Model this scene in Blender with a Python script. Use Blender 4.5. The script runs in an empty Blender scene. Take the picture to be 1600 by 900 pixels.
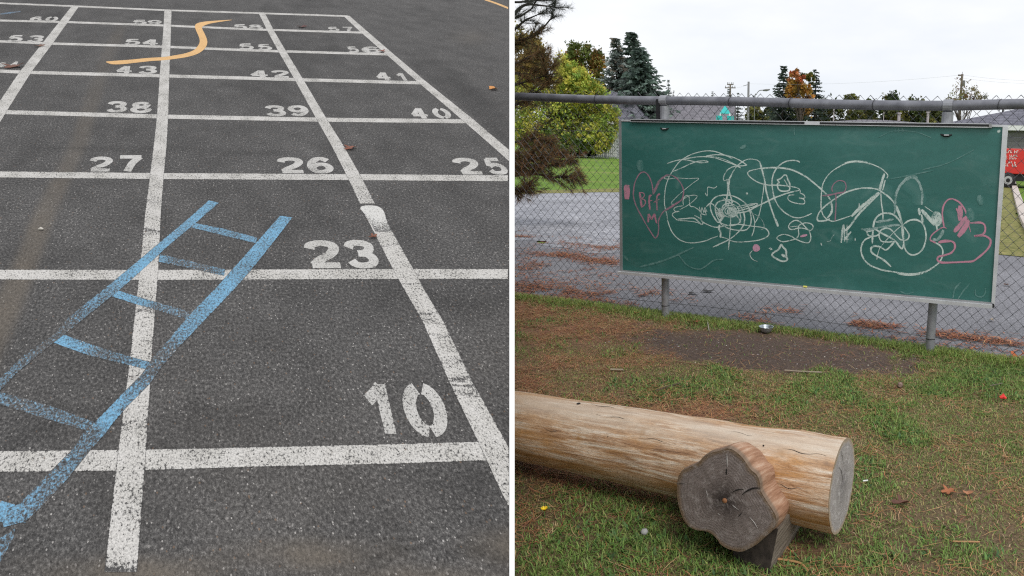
import bpy, math, random
import numpy as np
from mathutils import Vector, Matrix
random.seed(7); rng = np.random.default_rng(11)
SC = bpy.context.scene; COL = SC.collection

# ------------------------------------------------------------------ camera
F, PX, PY, H = 1080.0, 1200.0, 450.0, 1.40        # focal length in photo pixels, optical centre, eye height
PITCH, ROLL = math.radians(11.8), math.radians(1.3)
FW = np.array([0, math.cos(PITCH), -math.sin(PITCH)]); _u = np.array([0, math.sin(PITCH), math.cos(PITCH)]); _r = np.array([1., 0, 0])
RT = math.cos(ROLL)*_r + math.sin(ROLL)*_u; UP = -math.sin(ROLL)*_r + math.cos(ROLL)*_u
EYE = np.array([0, 0, H])
cam = bpy.data.cameras.new('camera'); co = bpy.data.objects.new('camera', cam); COL.objects.link(co); SC.camera = co
cam.sensor_width = 36; cam.sensor_fit = 'HORIZONTAL'; cam.lens = F/1600*36; cam.shift_x = -0.25
cam.clip_start = .05; cam.clip_end = 2000
m = Matrix.Identity(4)
for i, v in enumerate((RT, UP, -FW)):
    for j in range(3): m[j][i] = v[j]
m.translation = Vector(EYE); co.matrix_world = m

# ------------------------------------------------------------------ sky, sun, exposure
SUN_EL, SUN_AZ = math.radians(52), math.radians(150)      # high behind the cloud, behind the viewer's right
w = bpy.data.worlds.new('World'); SC.world = w; w.use_nodes = True
nt = w.node_tree; nt.nodes.clear()
def N(nt, t, **kw):
    n = nt.nodes.new(t)
    for k, v in kw.items(): setattr(n, k, v)
    return n
sky = N(nt, 'ShaderNodeTexSky', sky_type='NISHITA', sun_disc=False, sun_elevation=SUN_EL, sun_rotation=SUN_AZ)
tc = N(nt, 'ShaderNodeTexCoord'); mp = N(nt, 'ShaderNodeMapping'); mp.inputs['Scale'].default_value = (1, 1, 3.2)
nz = N(nt, 'ShaderNodeTexNoise'); nz.inputs['Scale'].default_value = 2.1; nz.inputs['Detail'].default_value = 5; nz.inputs['Roughness'].default_value = .55
cr = N(nt, 'ShaderNodeValToRGB')
cr.color_ramp.elements[0].position = .30; cr.color_ramp.elements[0].color = (6.9, 7.3, 7.95, 1)
cr.color_ramp.elements[1].position = .62; cr.color_ramp.elements[1].color = (8.7, 8.75, 8.9, 1)
mx = N(nt, 'ShaderNodeMix', data_type='RGBA'); mx.inputs[0].default_value = .93
bg = N(nt, 'ShaderNodeBackground'); bg.inputs['Strength'].default_value = .1; out = N(nt, 'ShaderNodeOutputWorld')
L = nt.links.new
L(tc.outputs['Generated'], mp.inputs[0]); L(mp.outputs[0], nz.inputs['Vector']); L(nz.outputs[0], cr.inputs[0])
L(sky.outputs[0], mx.inputs[6]); L(cr.outputs[0], mx.inputs[7]); L(mx.outputs[2], bg.inputs[0]); L(bg.outputs[0], out.inputs[0])
sl = bpy.data.lights.new('sun', 'SUN'); sl.energy = 1.4; sl.angle = math.radians(25); sl.color = (1, .96, .9)
so = bpy.data.objects.new('sun', sl); COL.objects.link(so)
sd = Vector((math.sin(SUN_AZ)*math.cos(SUN_EL), math.cos(SUN_AZ)*math.cos(SUN_EL), math.sin(SUN_EL)))
so.rotation_euler = sd.to_track_quat('Z', 'Y').to_euler()
vs = SC.view_settings; vs.view_transform = 'Standard'; vs.look = 'None'; vs.gamma = 1; vs.exposure = 0.28; vs.use_curve_mapping = False
SC.cycles.use_denoising = False; SC.cycles.filter_width = 1.2; SC.cycles.max_bounces = 6; SC.cycles.transparent_max_bounces = 12

# ------------------------------------------------------------------ geometry helpers
def ray(x, y):
    x = np.asarray(x, float); y = np.asarray(y, float)
    return np.multiply.outer((x-PX)/F, RT) + np.multiply.outer(-(y-PY)/F, UP) + FW
def gnd(x, y, z=0.0):
    d = ray(x, y); return EYE + d*((z-H)/d[..., 2])[..., None]
def at(x, y, dist): return EYE + ray(x, y)*dist          # dist measured along the viewing axis
def proj(P):
    d = np.asarray(P)-EYE; f = d@FW
    return PX + F*(d@RT)/f, PY - F*(d@UP)/f
def tag(o, label=None, cat=None, group=None, kind=None):
    if label: o['label'] = label
    if cat: o['category'] = cat
    if group: o['group'] = group
    if kind: o['kind'] = kind
    return o
def link(name, me, mats, parent=None, loc=None):
    o = bpy.data.objects.new(name, me); COL.objects.link(o)
    if mats is not None:
        for mt in (mats if isinstance(mats, (list, tuple)) else [mats]): me.materials.append(mt)
    if parent is not None:
        o.parent = parent; o.matrix_parent_inverse = Matrix.Translation(-Vector(parent.location))   # parts are written in world metres
    return o
def empty(name, loc, label, cat, group=None):
    o = bpy.data.objects.new(name, None); COL.objects.link(o); o.location = Vector(loc); o.empty_display_size = .1
    return tag(o, label, cat, group)
class MB:
    """collects faces of one mesh"""
    def __init__(s): s.v = []; s.f = []; s.n = 0; s.mi = []; s.a = {}
    def add(s, V, Fc, mi=0, **attr):
        V = np.asarray(V, float).reshape(-1, 3); k = s.n
        s.v.append(V); s.n += len(V)
        for f in Fc: s.f.append([i+k for i in f]); s.mi.append(mi)
        for key, val in attr.items():
            val = np.asarray(val, float)
            s.a.setdefault(key, []).append((k, val))
        return k
    def box(s, c, d, rot=0.0, mi=0, ax=None):
        d = np.array(d)/2.; P = np.array([[x, y, z] for x in (-1, 1) for y in (-1, 1) for z in (-1, 1)])*d
        if rot: c_, s_ = math.cos(rot), math.sin(rot); P = P@np.array([[c_, s_, 0], [-s_, c_, 0], [0, 0, 1]])
        if ax is not None: P = P@np.array(ax)
        s.add(P+np.array(c), [(0, 1, 3, 2), (4, 6, 7, 5), (0, 4, 5, 1), (2, 3, 7, 6), (0, 2, 6, 4), (1, 5, 7, 3)], mi); return s
    def tube(s, pts, r, n=8, cap=True, mi=0):
        pts = np.asarray(pts, float); k = len(pts); r = np.broadcast_to(np.asarray(r, float), (k,))
        T = np.gradient(pts, axis=0); T /= np.linalg.norm(T, axis=1)[:, None]+1e-12
        ref = np.array([0, 0, 1.]) if abs(T[0][2]) < .9 else np.array([1., 0, 0])
        V = []; A = np.linspace(0, 2*math.pi, n, endpoint=False)
        for i in range(k):
            u = np.cross(T[i], ref); u /= np.linalg.norm(u)+1e-12; v_ = np.cross(T[i], u)
            V.append(pts[i]+r[i]*(np.outer(np.cos(A), u)+np.outer(np.sin(A), v_)))
        fs = [(i*n+j, i*n+(j+1) % n, (i+1)*n+(j+1) % n, (i+1)*n+j) for i in range(k-1) for j in range(n)]
        if cap: fs += [tuple(range(n))[::-1], tuple((k-1)*n+j for j in range(n))]
        s.add(np.concatenate(V), fs, mi); return s
    def prism(s, front, back, mi=0):
        front = np.asarray(front); back = np.asarray(back); n = len(front)
        s.add(np.concatenate([front, back]), [tuple(range(n)), tuple(range(2*n-1, n-1, -1))]+[(i, n+i, n+(i+1) % n, (i+1) % n) for i in range(n)], mi); return s
    def lathe(s, c, prof, n=24, mi=0):
        A = np.linspace(0, 2*math.pi, n, endpoint=False)
        V = np.concatenate([np.stack([c[0]+r*np.cos(A), c[1]+r*np.sin(A), np.full(n, c[2]+z)], 1) for r, z in prof])
        s.add(V, [(i*n+j, i*n+(j+1) % n, (i+1)*n+(j+1) % n, (i+1)*n+j) for i in range(len(prof)-1) for j in range(n)], mi); return s
    def build(s, name, mats, parent=None, smooth=False, normals=True):
        V = np.concatenate(s.v); me = bpy.data.meshes.new(name)
        me.from_pydata(V.tolist(), [], s.f)
        if any(s.mi): me.polygons.foreach_set('material_index', s.mi)
        for key, lst in s.a.items():
            if lst[0][1].ndim == 2 and lst[0][1].shape[1] == 2:       # a uv map
                A = np.zeros((s.n, 2))
                for k, val in lst: A[k:k+len(val)] = val
                uv = me.uv_layers.new(name=key); li = np.zeros(len(me.loops), np.int32); me.loops.foreach_get('vertex_index', li)
                uv.data.foreach_set('uv', A[li].astype(np.float32).ravel())
            elif lst[0][1].ndim == 2:
                A = np.ones((s.n, 4))
                for k, val in lst: A[k:k+len(val), :3] = val[:, :3]
                me.attributes.new(key, 'FLOAT_COLOR', 'POINT').data.foreach_set('color', A.astype(np.float32).ravel())
            else:
                A = np.zeros(s.n)
                for k, val in lst: A[k:k+len(val)] = val
                me.attributes.new(key, 'FLOAT', 'POINT').data.foreach_set('value', A.astype(np.float32))
        if smooth: me.polygons.foreach_set('use_smooth', [True]*len(me.polygons))
        me.update(); return link(name, me, mats, parent)
def fast_mesh(name, V, nper, tris_quads, cols, mats, parent=None):
    """many equal little pieces: V (k, nper, 3), the faces of one piece, colour per piece (k,3) or per vertex (k,nper,3)"""
    k = len(V); me = bpy.data.meshes.new(name); me.vertices.add(k*nper); me.vertices.foreach_set('co', V.astype(np.float32).ravel())
    lp = []; st = []; tot = []; off = 0
    one = np.concatenate([np.array(f) for f in tris_quads]); ls = [len(f) for f in tris_quads]
    loops = (np.arange(k)[:, None]*nper+one[None]).ravel()
    starts = (np.arange(k)[:, None]*len(one)+np.cumsum([0]+ls[:-1])[None]).ravel()
    me.loops.add(len(loops)); me.loops.foreach_set('vertex_index', loops.astype(np.int32))
    me.polygons.add(len(starts)); me.polygons.foreach_set('loop_start', starts.astype(np.int32))
    if cols.ndim == 2: cols = np.repeat(cols[:, None], nper, 1)
    A = np.ones((k*nper, 4), np.float32); A[:, :3] = cols.reshape(-1, 3)
    me.update(calc_edges=True)
    me.attributes.new('Col', 'FLOAT_COLOR', 'POINT').data.foreach_set('color', A.ravel())
    return link(name, me, mats, parent)
def smooth_path(P, step=None, per=8):
    P = np.asarray(P, float)
    if len(P) < 3: return np.array([P[0]+(P[-1]-P[0])*t for t in np.linspace(0, 1, per+1)])
    Q = np.vstack([2*P[0]-P[1], P, 2*P[-1]-P[-2]]); o = []
    for i in range(1, len(Q)-2):
        p0, p1, p2, p3 = Q[i-1:i+3]
        for t in np.linspace(0, 1, per, endpoint=False):
            o.append(.5*((2*p1)+(-p0+p2)*t+(2*p0-5*p1+4*p2-p3)*t*t+(-p0+3*p1-3*p2+p3)*t**3))
    o.append(P[-1]); return np.array(o)
def fbm(x, y, f=1.0, oc=4, seed=0):
    r = np.zeros_like(x, float); amp = 1; tot = 0
    for o in range(oc):
        X = x*f+seed*17.3+o*5.1; Y = y*f+seed*9.7+o*3.3; xi = np.floor(X); yi = np.floor(Y); fx = X-xi; fy = Y-yi
        fx = fx*fx*(3-2*fx); fy = fy*fy*(3-2*fy)
        h = lambda a, b: (np.sin(a*127.1+b*311.7+seed*74.7)*43758.5453) % 1
        v = (h(xi, yi)*(1-fx)+h(xi+1, yi)*fx)*(1-fy)+(h(xi, yi+1)*(1-fx)+h(xi+1, yi+1)*fx)*fy
        r += amp*v; tot += amp; amp *= .5; f *= 2
    return r/tot
def sstep(a, b, x): t = np.clip((x-a)/(b-a), 0, 1); return t*t*(3-2*t)

# ------------------------------------------------------------------ materials
def mat(name, rgb=None, rough=.7, metal=0.0, spec=.4):
    M = bpy.data.materials.new(name); M.use_nodes = True; b = M.node_tree.nodes['Principled BSDF']
    if rgb is not None: b.inputs['Base Color'].default_value = (*rgb, 1)
    b.inputs['Roughness'].default_value = rough; b.inputs['Metallic'].default_value = metal; b.inputs['Specular IOR Level'].default_value = spec
    return M, M.node_tree, b
def noise(nt, scale, detail=4, rough=.55, vec=None, dist=0.0):
    n = N(nt, 'ShaderNodeTexNoise'); n.inputs['Scale'].default_value = scale; n.inputs['Detail'].default_value = detail; n.inputs['Roughness'].default_value = rough; n.inputs['Distortion'].default_value = dist
    if vec is not None: nt.links.new(vec, n.inputs['Vector'])
    return n
def ramp(nt, src, stops):
    c = N(nt, 'ShaderNodeValToRGB'); e = c.color_ramp.elements
    while len(e) < len(stops): e.new(.5)
    for el, (p, col) in zip(e, stops):
        el.position = p; el.color = (*(col if isinstance(col, tuple) else (col,)*3), 1)
    nt.links.new(src, c.inputs[0]); return c.outputs[0]
def mixc(nt, fac, a, b, mode='MIX'):
    n = N(nt, 'ShaderNodeMix', data_type='RGBA', blend_type=mode)
    for s, i in ((fac, 0), (a, 6), (b, 7)):
        if isinstance(s, (int, float)): n.inputs[i].default_value = s
        elif isinstance(s, tuple): n.inputs[i].default_value = (*s, 1)
        else: nt.links.new(s, n.inputs[i])
    return n.outputs[2]
def mth(nt, op, a, b=None, c=None, clamp=False):
    n = N(nt, 'ShaderNodeMath', operation=op); n.use_clamp = clamp
    for i, s in enumerate((a, b, c)):
        if s is None: continue
        if isinstance(s, (int, float)): n.inputs[i].default_value = s
        else: nt.links.new(s, n.inputs[i])
    return n.outputs[0]
def bump(nt, b, h, strength=.4, dist=.01):
    n = N(nt, 'ShaderNodeBump'); n.inputs['Strength'].default_value = strength; n.inputs['Distance'].default_value = dist
    nt.links.new(h, n.inputs['Height']); nt.links.new(n.outputs[0], b.inputs['Normal'])
def noisy(name, rgb1, rgb2, scale, rough=.7, metal=0.0, detail=5, spec=.4, bmp=0.0, coord='Object', stretch=(1, 1, 1), lo=.3, hi=.7):
    M, nt, b = mat(name, rgb1, rough, metal, spec); t = N(nt, 'ShaderNodeTexCoord'); mp = N(nt, 'ShaderNodeMapping'); mp.inputs['Scale'].default_value = stretch
    nt.links.new(t.outputs[coord], mp.inputs[0]); n = noise(nt, scale, detail, .6, mp.outputs[0])
    c = ramp(nt, n.outputs[0], [(lo, rgb1), (hi, rgb2)]); nt.links.new(c, b.inputs['Base Color'])
    if bmp: bump(nt, b, n.outputs[0], bmp, .01)
    return M

# ---- asphalt of the painted slab (a node group shared with the paint that lies on it)
G = bpy.data.node_groups.new('asphalt', 'ShaderNodeTree')
for nm, ty in (('Color', 'NodeSocketColor'), ('Height', 'NodeSocketFloat'), ('Pit', 'NodeSocketFloat')): G.interface.new_socket(name=nm, in_out='OUTPUT', socket_type=ty)
go = N(G, 'NodeGroupOutput'); uv = N(G, 'ShaderNodeUVMap', uv_map='grid')
g1 = noise(G, 112, 3, .9, uv.outputs[0]); g2 = noise(G, 5, 4, .6, uv.outputs[0]); g3 = noise(G, 1.1, 3, .5, uv.outputs[0])
vo = N(G, 'ShaderNodeTexVoronoi'); vo.inputs['Scale'].default_value = 190; G.links.new(uv.outputs[0], vo.inputs['Vector'])
vc = N(G, 'ShaderNodeSeparateColor'); G.links.new(vo.outputs['Color'], vc.inputs[0])
c = ramp(G, g1.outputs[0], [(.30, (.008, .0075, .0075)), (.46, (.056, .054, .0535)), (.56, (.110, .106, .103)), (.68, (.27, .26, .25))])
c = mixc(G, mth(G, 'MULTIPLY', vc.outputs[1], .38), c, (.072, .069, .067))
v2 = N(G, 'ShaderNodeTexVoronoi'); v2.inputs['Scale'].default_value = 115; G.links.new(uv.outputs[0], v2.inputs['Vector']); v2c = N(G, 'ShaderNodeSeparateColor'); G.links.new(v2.outputs['Color'], v2c.inputs[0])
st2 = mth(G, 'MULTIPLY', mth(G, 'GREATER_THAN', v2c.outputs[0], .86), mth(G, 'LESS_THAN', v2.outputs['Distance'], mth(G, 'MULTIPLY', v2c.outputs[1], .42)))
c = mixc(G, mth(G, 'MULTIPLY', st2, .8), c, mixc(G, v2c.outputs[2], (.085, .08, .078), (.26, .245, .235)))
fl = mth(G, 'MULTIPLY', mth(G, 'GREATER_THAN', vc.outputs[0], .978), mth(G, 'LESS_THAN', vo.outputs['Distance'], .40))
c = mixc(G, mth(G, 'MULTIPLY', fl, .85), c, (.42, .40, .38))
fl2 = mth(G, 'MULTIPLY', mth(G, 'LESS_THAN', vc.outputs[0], .008), mth(G, 'LESS_THAN', vo.outputs['Distance'], .5))
c = mixc(G, mth(G, 'MULTIPLY', fl2, .6), c, (.20, .13, .085))
c = mixc(G, 1.0, c, ramp(G, g2.outputs[0], [(.3, .78), (.7, 1.2)]), 'MULTIPLY')
c = mixc(G, 1.0, c, ramp(G, g3.outputs[0], [(.3, .9), (.7, 1.1)]), 'MULTIPLY')
at_t = N(G, 'ShaderNodeAttribute', attribute_name='tan'); at_d = N(G, 'ShaderNodeAttribute', attribute_name='dark')
c = mixc(G, mth(G, 'MULTIPLY', at_t.outputs['Fac'], ramp(G, g1.outputs[0], [(.3, .35), (.65, 1.0)])), c, (.165, .138, .108))
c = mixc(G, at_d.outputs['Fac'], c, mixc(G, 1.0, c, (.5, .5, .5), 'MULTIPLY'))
hh = mth(G, 'ADD', g1.outputs[0], mth(G, 'MULTIPLY', vo.outputs['Distance'], -.12))
G.links.new(c, go.inputs['Color']); G.links.new(hh, go.inputs['Height']); G.links.new(g1.outputs[0], go.inputs['Pit'])
M_ASPH, nt, b = mat('asphalt', rough=.88, spec=.25)
ga = N(nt, 'ShaderNodeGroup'); ga.node_tree = G; nt.links.new(ga.outputs[0], b.inputs['Base Color']); bump(nt, b, ga.outputs[1], .7, .008)
def paint(name, rgb, wear, patch=.12, dirt=.1, soft=14.0):
    """paint over the same asphalt: it is missing in the pits and along a ragged edge"""
    M, nt, b = mat(name, rough=.75, spec=.3)
    ga = N(nt, 'ShaderNodeGroup'); ga.node_tree = G; uv = N(nt, 'ShaderNodeUVMap', uv_map='grid')
    n2 = noise(nt, 150, 3, .8, uv.outputs[0]); n3 = noise(nt, 9, 5, .65, uv.outputs[0]); n4 = noise(nt, 240, 2, .5, uv.outputs[0])
    e = N(nt, 'ShaderNodeAttribute', attribute_name='edge'); wa = N(nt, 'ShaderNodeAttribute', attribute_name='wear')
    s = mth(nt, 'ADD', mth(nt, 'MULTIPLY', n2.outputs[0], .55), mth(nt, 'MULTIPLY', ga.outputs['Pit'], .45))
    s = mth(nt, 'ADD', s, mth(nt, 'MULTIPLY', mth(nt, 'SUBTRACT', n3.outputs[0], .5), patch*2))
    thr = mth(nt, 'ADD', mth(nt, 'MULTIPLY', wa.outputs['Fac'], .30), wear)
    ed = mth(nt, 'MULTIPLY', mth(nt, 'POWER', e.outputs['Fac'], 36.0), .24)
    d = mth(nt, 'SUBTRACT', mth(nt, 'SUBTRACT', s, thr), ed)
    mk = mth(nt, 'MULTIPLY_ADD', d, soft, .5, clamp=True)
    tint = ramp(nt, n4.outputs[0], [(.3, tuple(x*(1-dirt*2.2) for x in rgb)), (.62, rgb)])
    tint = mixc(nt, 1.0, tint, ramp(nt, n3.outputs[0], [(.3, (1-dirt, 1-dirt, 1-dirt*1.15)), (.7, (1, 1, 1))]), 'MULTIPLY')
    nt.links.new(mixc(nt, mk, ga.outputs[0], tint), b.inputs['Base Color']); bump(nt, b, ga.outputs[1], .45, .008)
    return M
M_WHITE = paint('white_paint', (.62, .60, .575), .452, .10, .18)
M_NUM = paint('faded_white_paint', (.57, .555, .535), .432, .13, .16)
M_FRESH = paint('fresh_white_paint', (.66, .65, .63), .41, .08, .14)
M_BLUE = paint('blue_paint', (.185, .42, .63), .452, .10, .16, 7.0)
M_ORANGE = paint('orange_paint', (.72, .44, .19), .42, .08, .12)
M_FAINT = paint('faint_white_paint', (.34, .33, .32), .47, .18, .14)
M_BLUEF = paint('faint_blue_paint', (.14, .27, .42), .50, .10, .12)
M_DIVIDER = noisy('divider_paint', (.80, .80, .79), (.86, .86, .85), 8, .6, bmp=.05)
M_CONC = noisy('concrete', (.24, .235, .22), (.34, .33, .31), 3, .9, bmp=.2)

# ------------------------------------------------------------------ the painted asphalt slab: a ramp that rises away from the viewer
Hm = np.array([[656.735897, 138.107313, -430.676243], [24.708403, -99.9144501, 737.186324], [.0629567769, .490454526, 1.]])   # squares of the board game -> photo
Hi = np.linalg.inv(Hm); vl = np.cross(Hm[:, 0], Hm[:, 1]); nn = np.array([[F, 0, PX], [0, F, PY], [0, 0, 1.]]).T@vl; nn /= np.linalg.norm(nn); nn *= np.sign(nn[1])
SN = -(nn[0]*RT-nn[1]*UP+nn[2]*FW); SD = 0.85                 # slab normal (upwards) and the eye's distance from it
def slab(x, y, h=0.0):
    d = ray(x, y); return EYE+d*(((SD-np.asarray(h))/-(d@SN)))[..., None]
def grid_uv(x, y):
    q = np.stack([np.asarray(x, float), np.asarray(y, float), np.ones_like(np.asarray(x, float))], -1)@Hi.T
    return q[..., :2]/q[..., 2:]*np.array([1.0, .62])
xs = np.linspace(-260, 796, 200); ys = np.concatenate([np.linspace(-60, 200, 90), np.linspace(204, 1120, 130)])
X, Y = np.meshgrid(xs, ys); Xf, Yf = X.ravel(), Y.ravel()
def streak(x, y):
    cx = np.interp(y, [-60, 40, 88, 137, 175, 220, 300, 350, 400, 480, 560, 700], [205, 190, 169, 150, 138, 125, 86, 63, 45, 10, -30, -110])
    wd = np.interp(y, [0, 90, 250, 400, 600], [8, 12, 15, 20, 34])
    return np.exp(-((x-cx)/wd)**4)*sstep(25, 60, y)*(.5+.5*sstep(120, 420, y))*(.55+.5*fbm(x, y, .03, 3, 2))
tan = .85*streak(Xf, Yf)
for bx, by, rx, ry, a in ((480, 868, 130, 26, .85), (790, 858, 60, 28, .9), (215, 895, 140, 24, .85), (640, 905, 170, 24, .7), (330, 880, 300, 16, .4), (735, 58, 26, 10, .35), (420, 760, 300, 200, .12), (770, 560, 60, 80, .12)):
    tan = np.maximum(tan, a*np.exp(-(((Xf-bx)/rx)**2+((Yf-by)/ry)**2))*(.4+.9*fbm(Xf, Yf, .02, 4, 5)))
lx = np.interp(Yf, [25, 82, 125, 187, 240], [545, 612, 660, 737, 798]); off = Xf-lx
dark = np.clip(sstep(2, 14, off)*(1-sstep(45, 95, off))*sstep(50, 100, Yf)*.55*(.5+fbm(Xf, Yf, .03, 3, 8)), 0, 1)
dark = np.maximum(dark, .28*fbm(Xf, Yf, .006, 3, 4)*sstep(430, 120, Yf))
for pts, a_, w_ in (([(60, 231), (150, 233), (240, 232), (330, 236), (420, 240)], .55, 3.2), ([(590, 872), (612, 862), (640, 857), (668, 846)], .8, 5), ([(560, 48), (680, 49), (796, 51)], -.0, 2), ([(700, 868), (740, 856), (775, 872)], .5, 12), ([(20, 700), (60, 668), (90, 660)], .35, 6), ([(420, 330), (470, 352), (520, 349)], .3, 5)):
    q = np.array(pts, float); xi = np.clip(Xf, q[0, 0], q[-1, 0]); yc = np.interp(xi, q[:, 0], q[:, 1])+3*(fbm(Xf, Yf*0, .08, 3, 3)-.5); dark = np.maximum(dark, a_*np.exp(-((Yf-yc)/w_)**2-((Xf-xi)/14)**2)*(.5+fbm(Xf, Yf, .05, 3, 9)))
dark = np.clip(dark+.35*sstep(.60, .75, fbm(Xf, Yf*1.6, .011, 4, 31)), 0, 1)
mb = MB(); nx, ny = len(xs), len(ys)
top = slab(Xf, Yf)
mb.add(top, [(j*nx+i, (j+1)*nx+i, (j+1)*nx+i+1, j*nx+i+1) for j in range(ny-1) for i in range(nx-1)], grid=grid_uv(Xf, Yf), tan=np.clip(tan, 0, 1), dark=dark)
rim = [j*nx+nx-1 for j in range(ny)]; rim2 = list(range(nx)); rim3 = [(ny-1)*nx+i for i in range(nx)]; rim4 = [j*nx for j in range(ny)]
for r in (rim2, rim3, rim4):
    P = top[r]; k = len(P); mb.add(np.concatenate([P, P-np.array([0, 0, .16])]), [(i, i+1, k+i+1, k+i) for i in range(k-1)])
cn = np.array([top[0], top[nx-1], top[-1], top[(ny-1)*nx]])-np.array([0, 0, .16]); mb.add(cn, [(0, 1, 2, 3)])
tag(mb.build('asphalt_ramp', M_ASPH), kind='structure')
# white strip on the ramp's right side, standing for the white divider line
ky = np.linspace(-60, 1120, 60); a0 = slab(np.full(60, 796.), ky, .003); a1 = slab(np.full(60, 804.), ky, .003)
mb = MB(); V = np.concatenate([a0, a1, a1-UP*.14, a0-UP*.14]); q = 60
mb.add(V, [(i+o*q, i+1+o*q, i+1+((o+1) % 4)*q, i+((o+1) % 4)*q) for i in range(q-1) for o in range(4)]+[(0, q, 2*q, 3*q), (q-1, 4*q-1, 3*q-1, 2*q-1)])
tag(mb.build('kerb', M_DIVIDER), 'long white divider strip along the edge of the asphalt beside the lawn', 'kerb')
# concrete wall that carries the ramp, set back under it
mb = MB(); e0, e1 = slab(796., 1080.), slab(796., -55.); side = np.cross(SN, e1-e0); side /= np.linalg.norm(side); side *= -np.sign(side[0])
wv = np.array([e0+side*1.2, e1+side*1.2, e1+side*1.5, e0+side*1.5]); wt = wv-np.array([0, 0, .2]); wb = wv.copy(); wb[:, 2] = -.06
mb.prism(wt, wb); tag(mb.build('retaining_wall', M_CONC), kind='structure')

def strip(mb, Lf, Rt, h, wear=0.0, hr=.0006):
    """painted band between two edge polylines given in photo pixels"""
    Lf = np.asarray(Lf, float); Rt = np.asarray(Rt, float); n = len(Lf); C_ = (Lf+Rt)/2
    hh = .00015+(h+np.linspace(0, hr, n))*.07
    P = [Lf, Lf*.8+C_*.2, C_, Rt*.8+C_*.2, Rt]; E = [1., .8, 0., .8, 1.]
    V = np.concatenate([slab(p[:, 0], p[:, 1], hh) for p in P]); U = np.concatenate([grid_uv(p[:, 0], p[:, 1]) for p in P])
    wr = np.asarray(wear).ravel() if np.ndim(wear) == 2 else np.tile(np.broadcast_to(np.asarray(wear, float), (n,)), 5)
    mb.add(V, [(r*n+i, r*n+i+1, (r+1)*n+i+1, (r+1)*n+i) for r in range(4) for i in range(n-1)], grid=U, edge=np.repeat(E, n), wear=wr)
def dense(P, n):
    P = np.asarray(P, float); d = np.r_[0, np.cumsum(np.linalg.norm(np.diff(P, axis=0), axis=1))]
    t = np.linspace(0, d[-1], n); return np.stack([np.interp(t, d, P[:, k]) for k in range(P.shape[1])], 1)
def vline(pts, h, mb, worn=()):      # pts: (x, y, horizontal width); worn: (y, how much, half height) of cracks and scuffs across the line
    p = dense(pts, 420); n = len(p); wr = np.zeros((5, n))
    for y_, a_, hw_ in worn:
        sc = np.interp(y_, p[:, 1], p[:, 2]); jit = np.cumsum(rng.normal(0, .05*sc+.4, 5))
        for r in range(5): wr[r] = np.maximum(wr[r], a_*rng.uniform(.55, 1.1)*np.exp(-((p[:, 1]-y_-jit[r])/(hw_*rng.uniform(.7, 1.6)))**2))
    strip(mb, np.stack([np.minimum(p[:, 0]-p[:, 2]/2, 795.2), p[:, 1]], 1), np.stack([np.minimum(p[:, 0]+p[:, 2]/2, 795.4), p[:, 1]], 1), h, wear=wr)
def hline(pts, h, mb):      # pts: (x, y, vertical height)
    p = dense(pts, 140); strip(mb, np.stack([p[:, 0], p[:, 1]-p[:, 2]/2], 1), np.stack([p[:, 0], p[:, 1]+p[:, 2]/2], 1), h)
gr = empty('painted_grid', slab(400., 500.), 'large white painted grid of squares on dark asphalt', 'painted grid')
for pts in ([(-140, 721.5, 34), (0, 721, 33), (203, 719, 33), (400, 714, 31), (600, 709.5, 31), (765, 704.5, 30)],
            [(-160, 429, 15.5), (0, 429, 15.5), (230, 429.5, 16), (630, 428, 16), (793.5, 428, 15.5)],
            [(-160, 271, 9.6), (0, 272.5, 9.6), (243, 275, 9.6), (550, 276.7, 9.6), (793.5, 278.5, 9.6)],
            [(-140, 171, 6.6), (5, 175, 6.6), (250, 182, 6.6), (505, 187, 6.6), (732, 189.5, 6.6)],
            [(-140, 105.5, 5.2), (0, 111, 5.2), (42, 113, 5.2), (255, 118.5, 5.2), (400, 122.5, 5.2), (465, 124.5, 5.2), (661, 129.5, 5.2)],
            [(-140, 58, 3.8), (0, 64.5, 3.8), (78, 68, 3.8), (258, 73, 3.8), (400, 79, 3.8), (608, 85, 3.8)],
            [(-140, 27, 3.2), (0, 32, 3.2), (105, 34.5, 3.2), (262, 40, 3.2), (400, 46, 3.2), (570, 51, 3.2)],
            [(-140, -1, 2.6), (0, 5, 2.6), (112, 9.5, 2.6), (262, 16, 2.6), (402, 20.5, 2.6), (543, 25.2, 2.6)]):
    mb = MB(); hline(pts, .002, mb); mb.build('cross_line', M_WHITE, gr)
for pts in ([(118, 9.5, 12), (71, 72, 17.5), (40, 112, 19), (2, 170, 22), (-60, 268, 28), (-170, 440, 38)],
            [(262.5, 15, 11.5), (261, 50, 12.5), (257, 118, 15.5), (254, 182, 18), (250.5, 225, 20.5), (245, 275, 22), (239, 335, 25), (232.5, 425, 29.5), (221, 550, 34), (205, 719, 45), (195, 825, 49), (188.5, 894, 51)],
            [(408.5, 19.5, 10), (424, 50, 11), (441, 80, 12.5), (467, 124, 14), (502, 185, 16.5), (526, 225, 19), (553, 275, 22), (574, 318, 24)],
            [(541, 24.5, 10), (567, 48, 12), (606, 82, 12.5), (656, 125, 14), (731, 187, 19), (775, 225, 20), (805, 251, 21)]):
    mb = MB(); vline(pts, .0035, mb, ((356, .45, 2.2), (363, .3, 1.2), (488, .25, 2.5), (532, .2, 1.2), (591, .2, 1.5), (662, .12, 8), (806, .12, 20), (893, .5, 9), (310, .12, 6)) if len(pts) > 4 else ()); mb.build('long_line', M_WHITE, gr)
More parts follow.
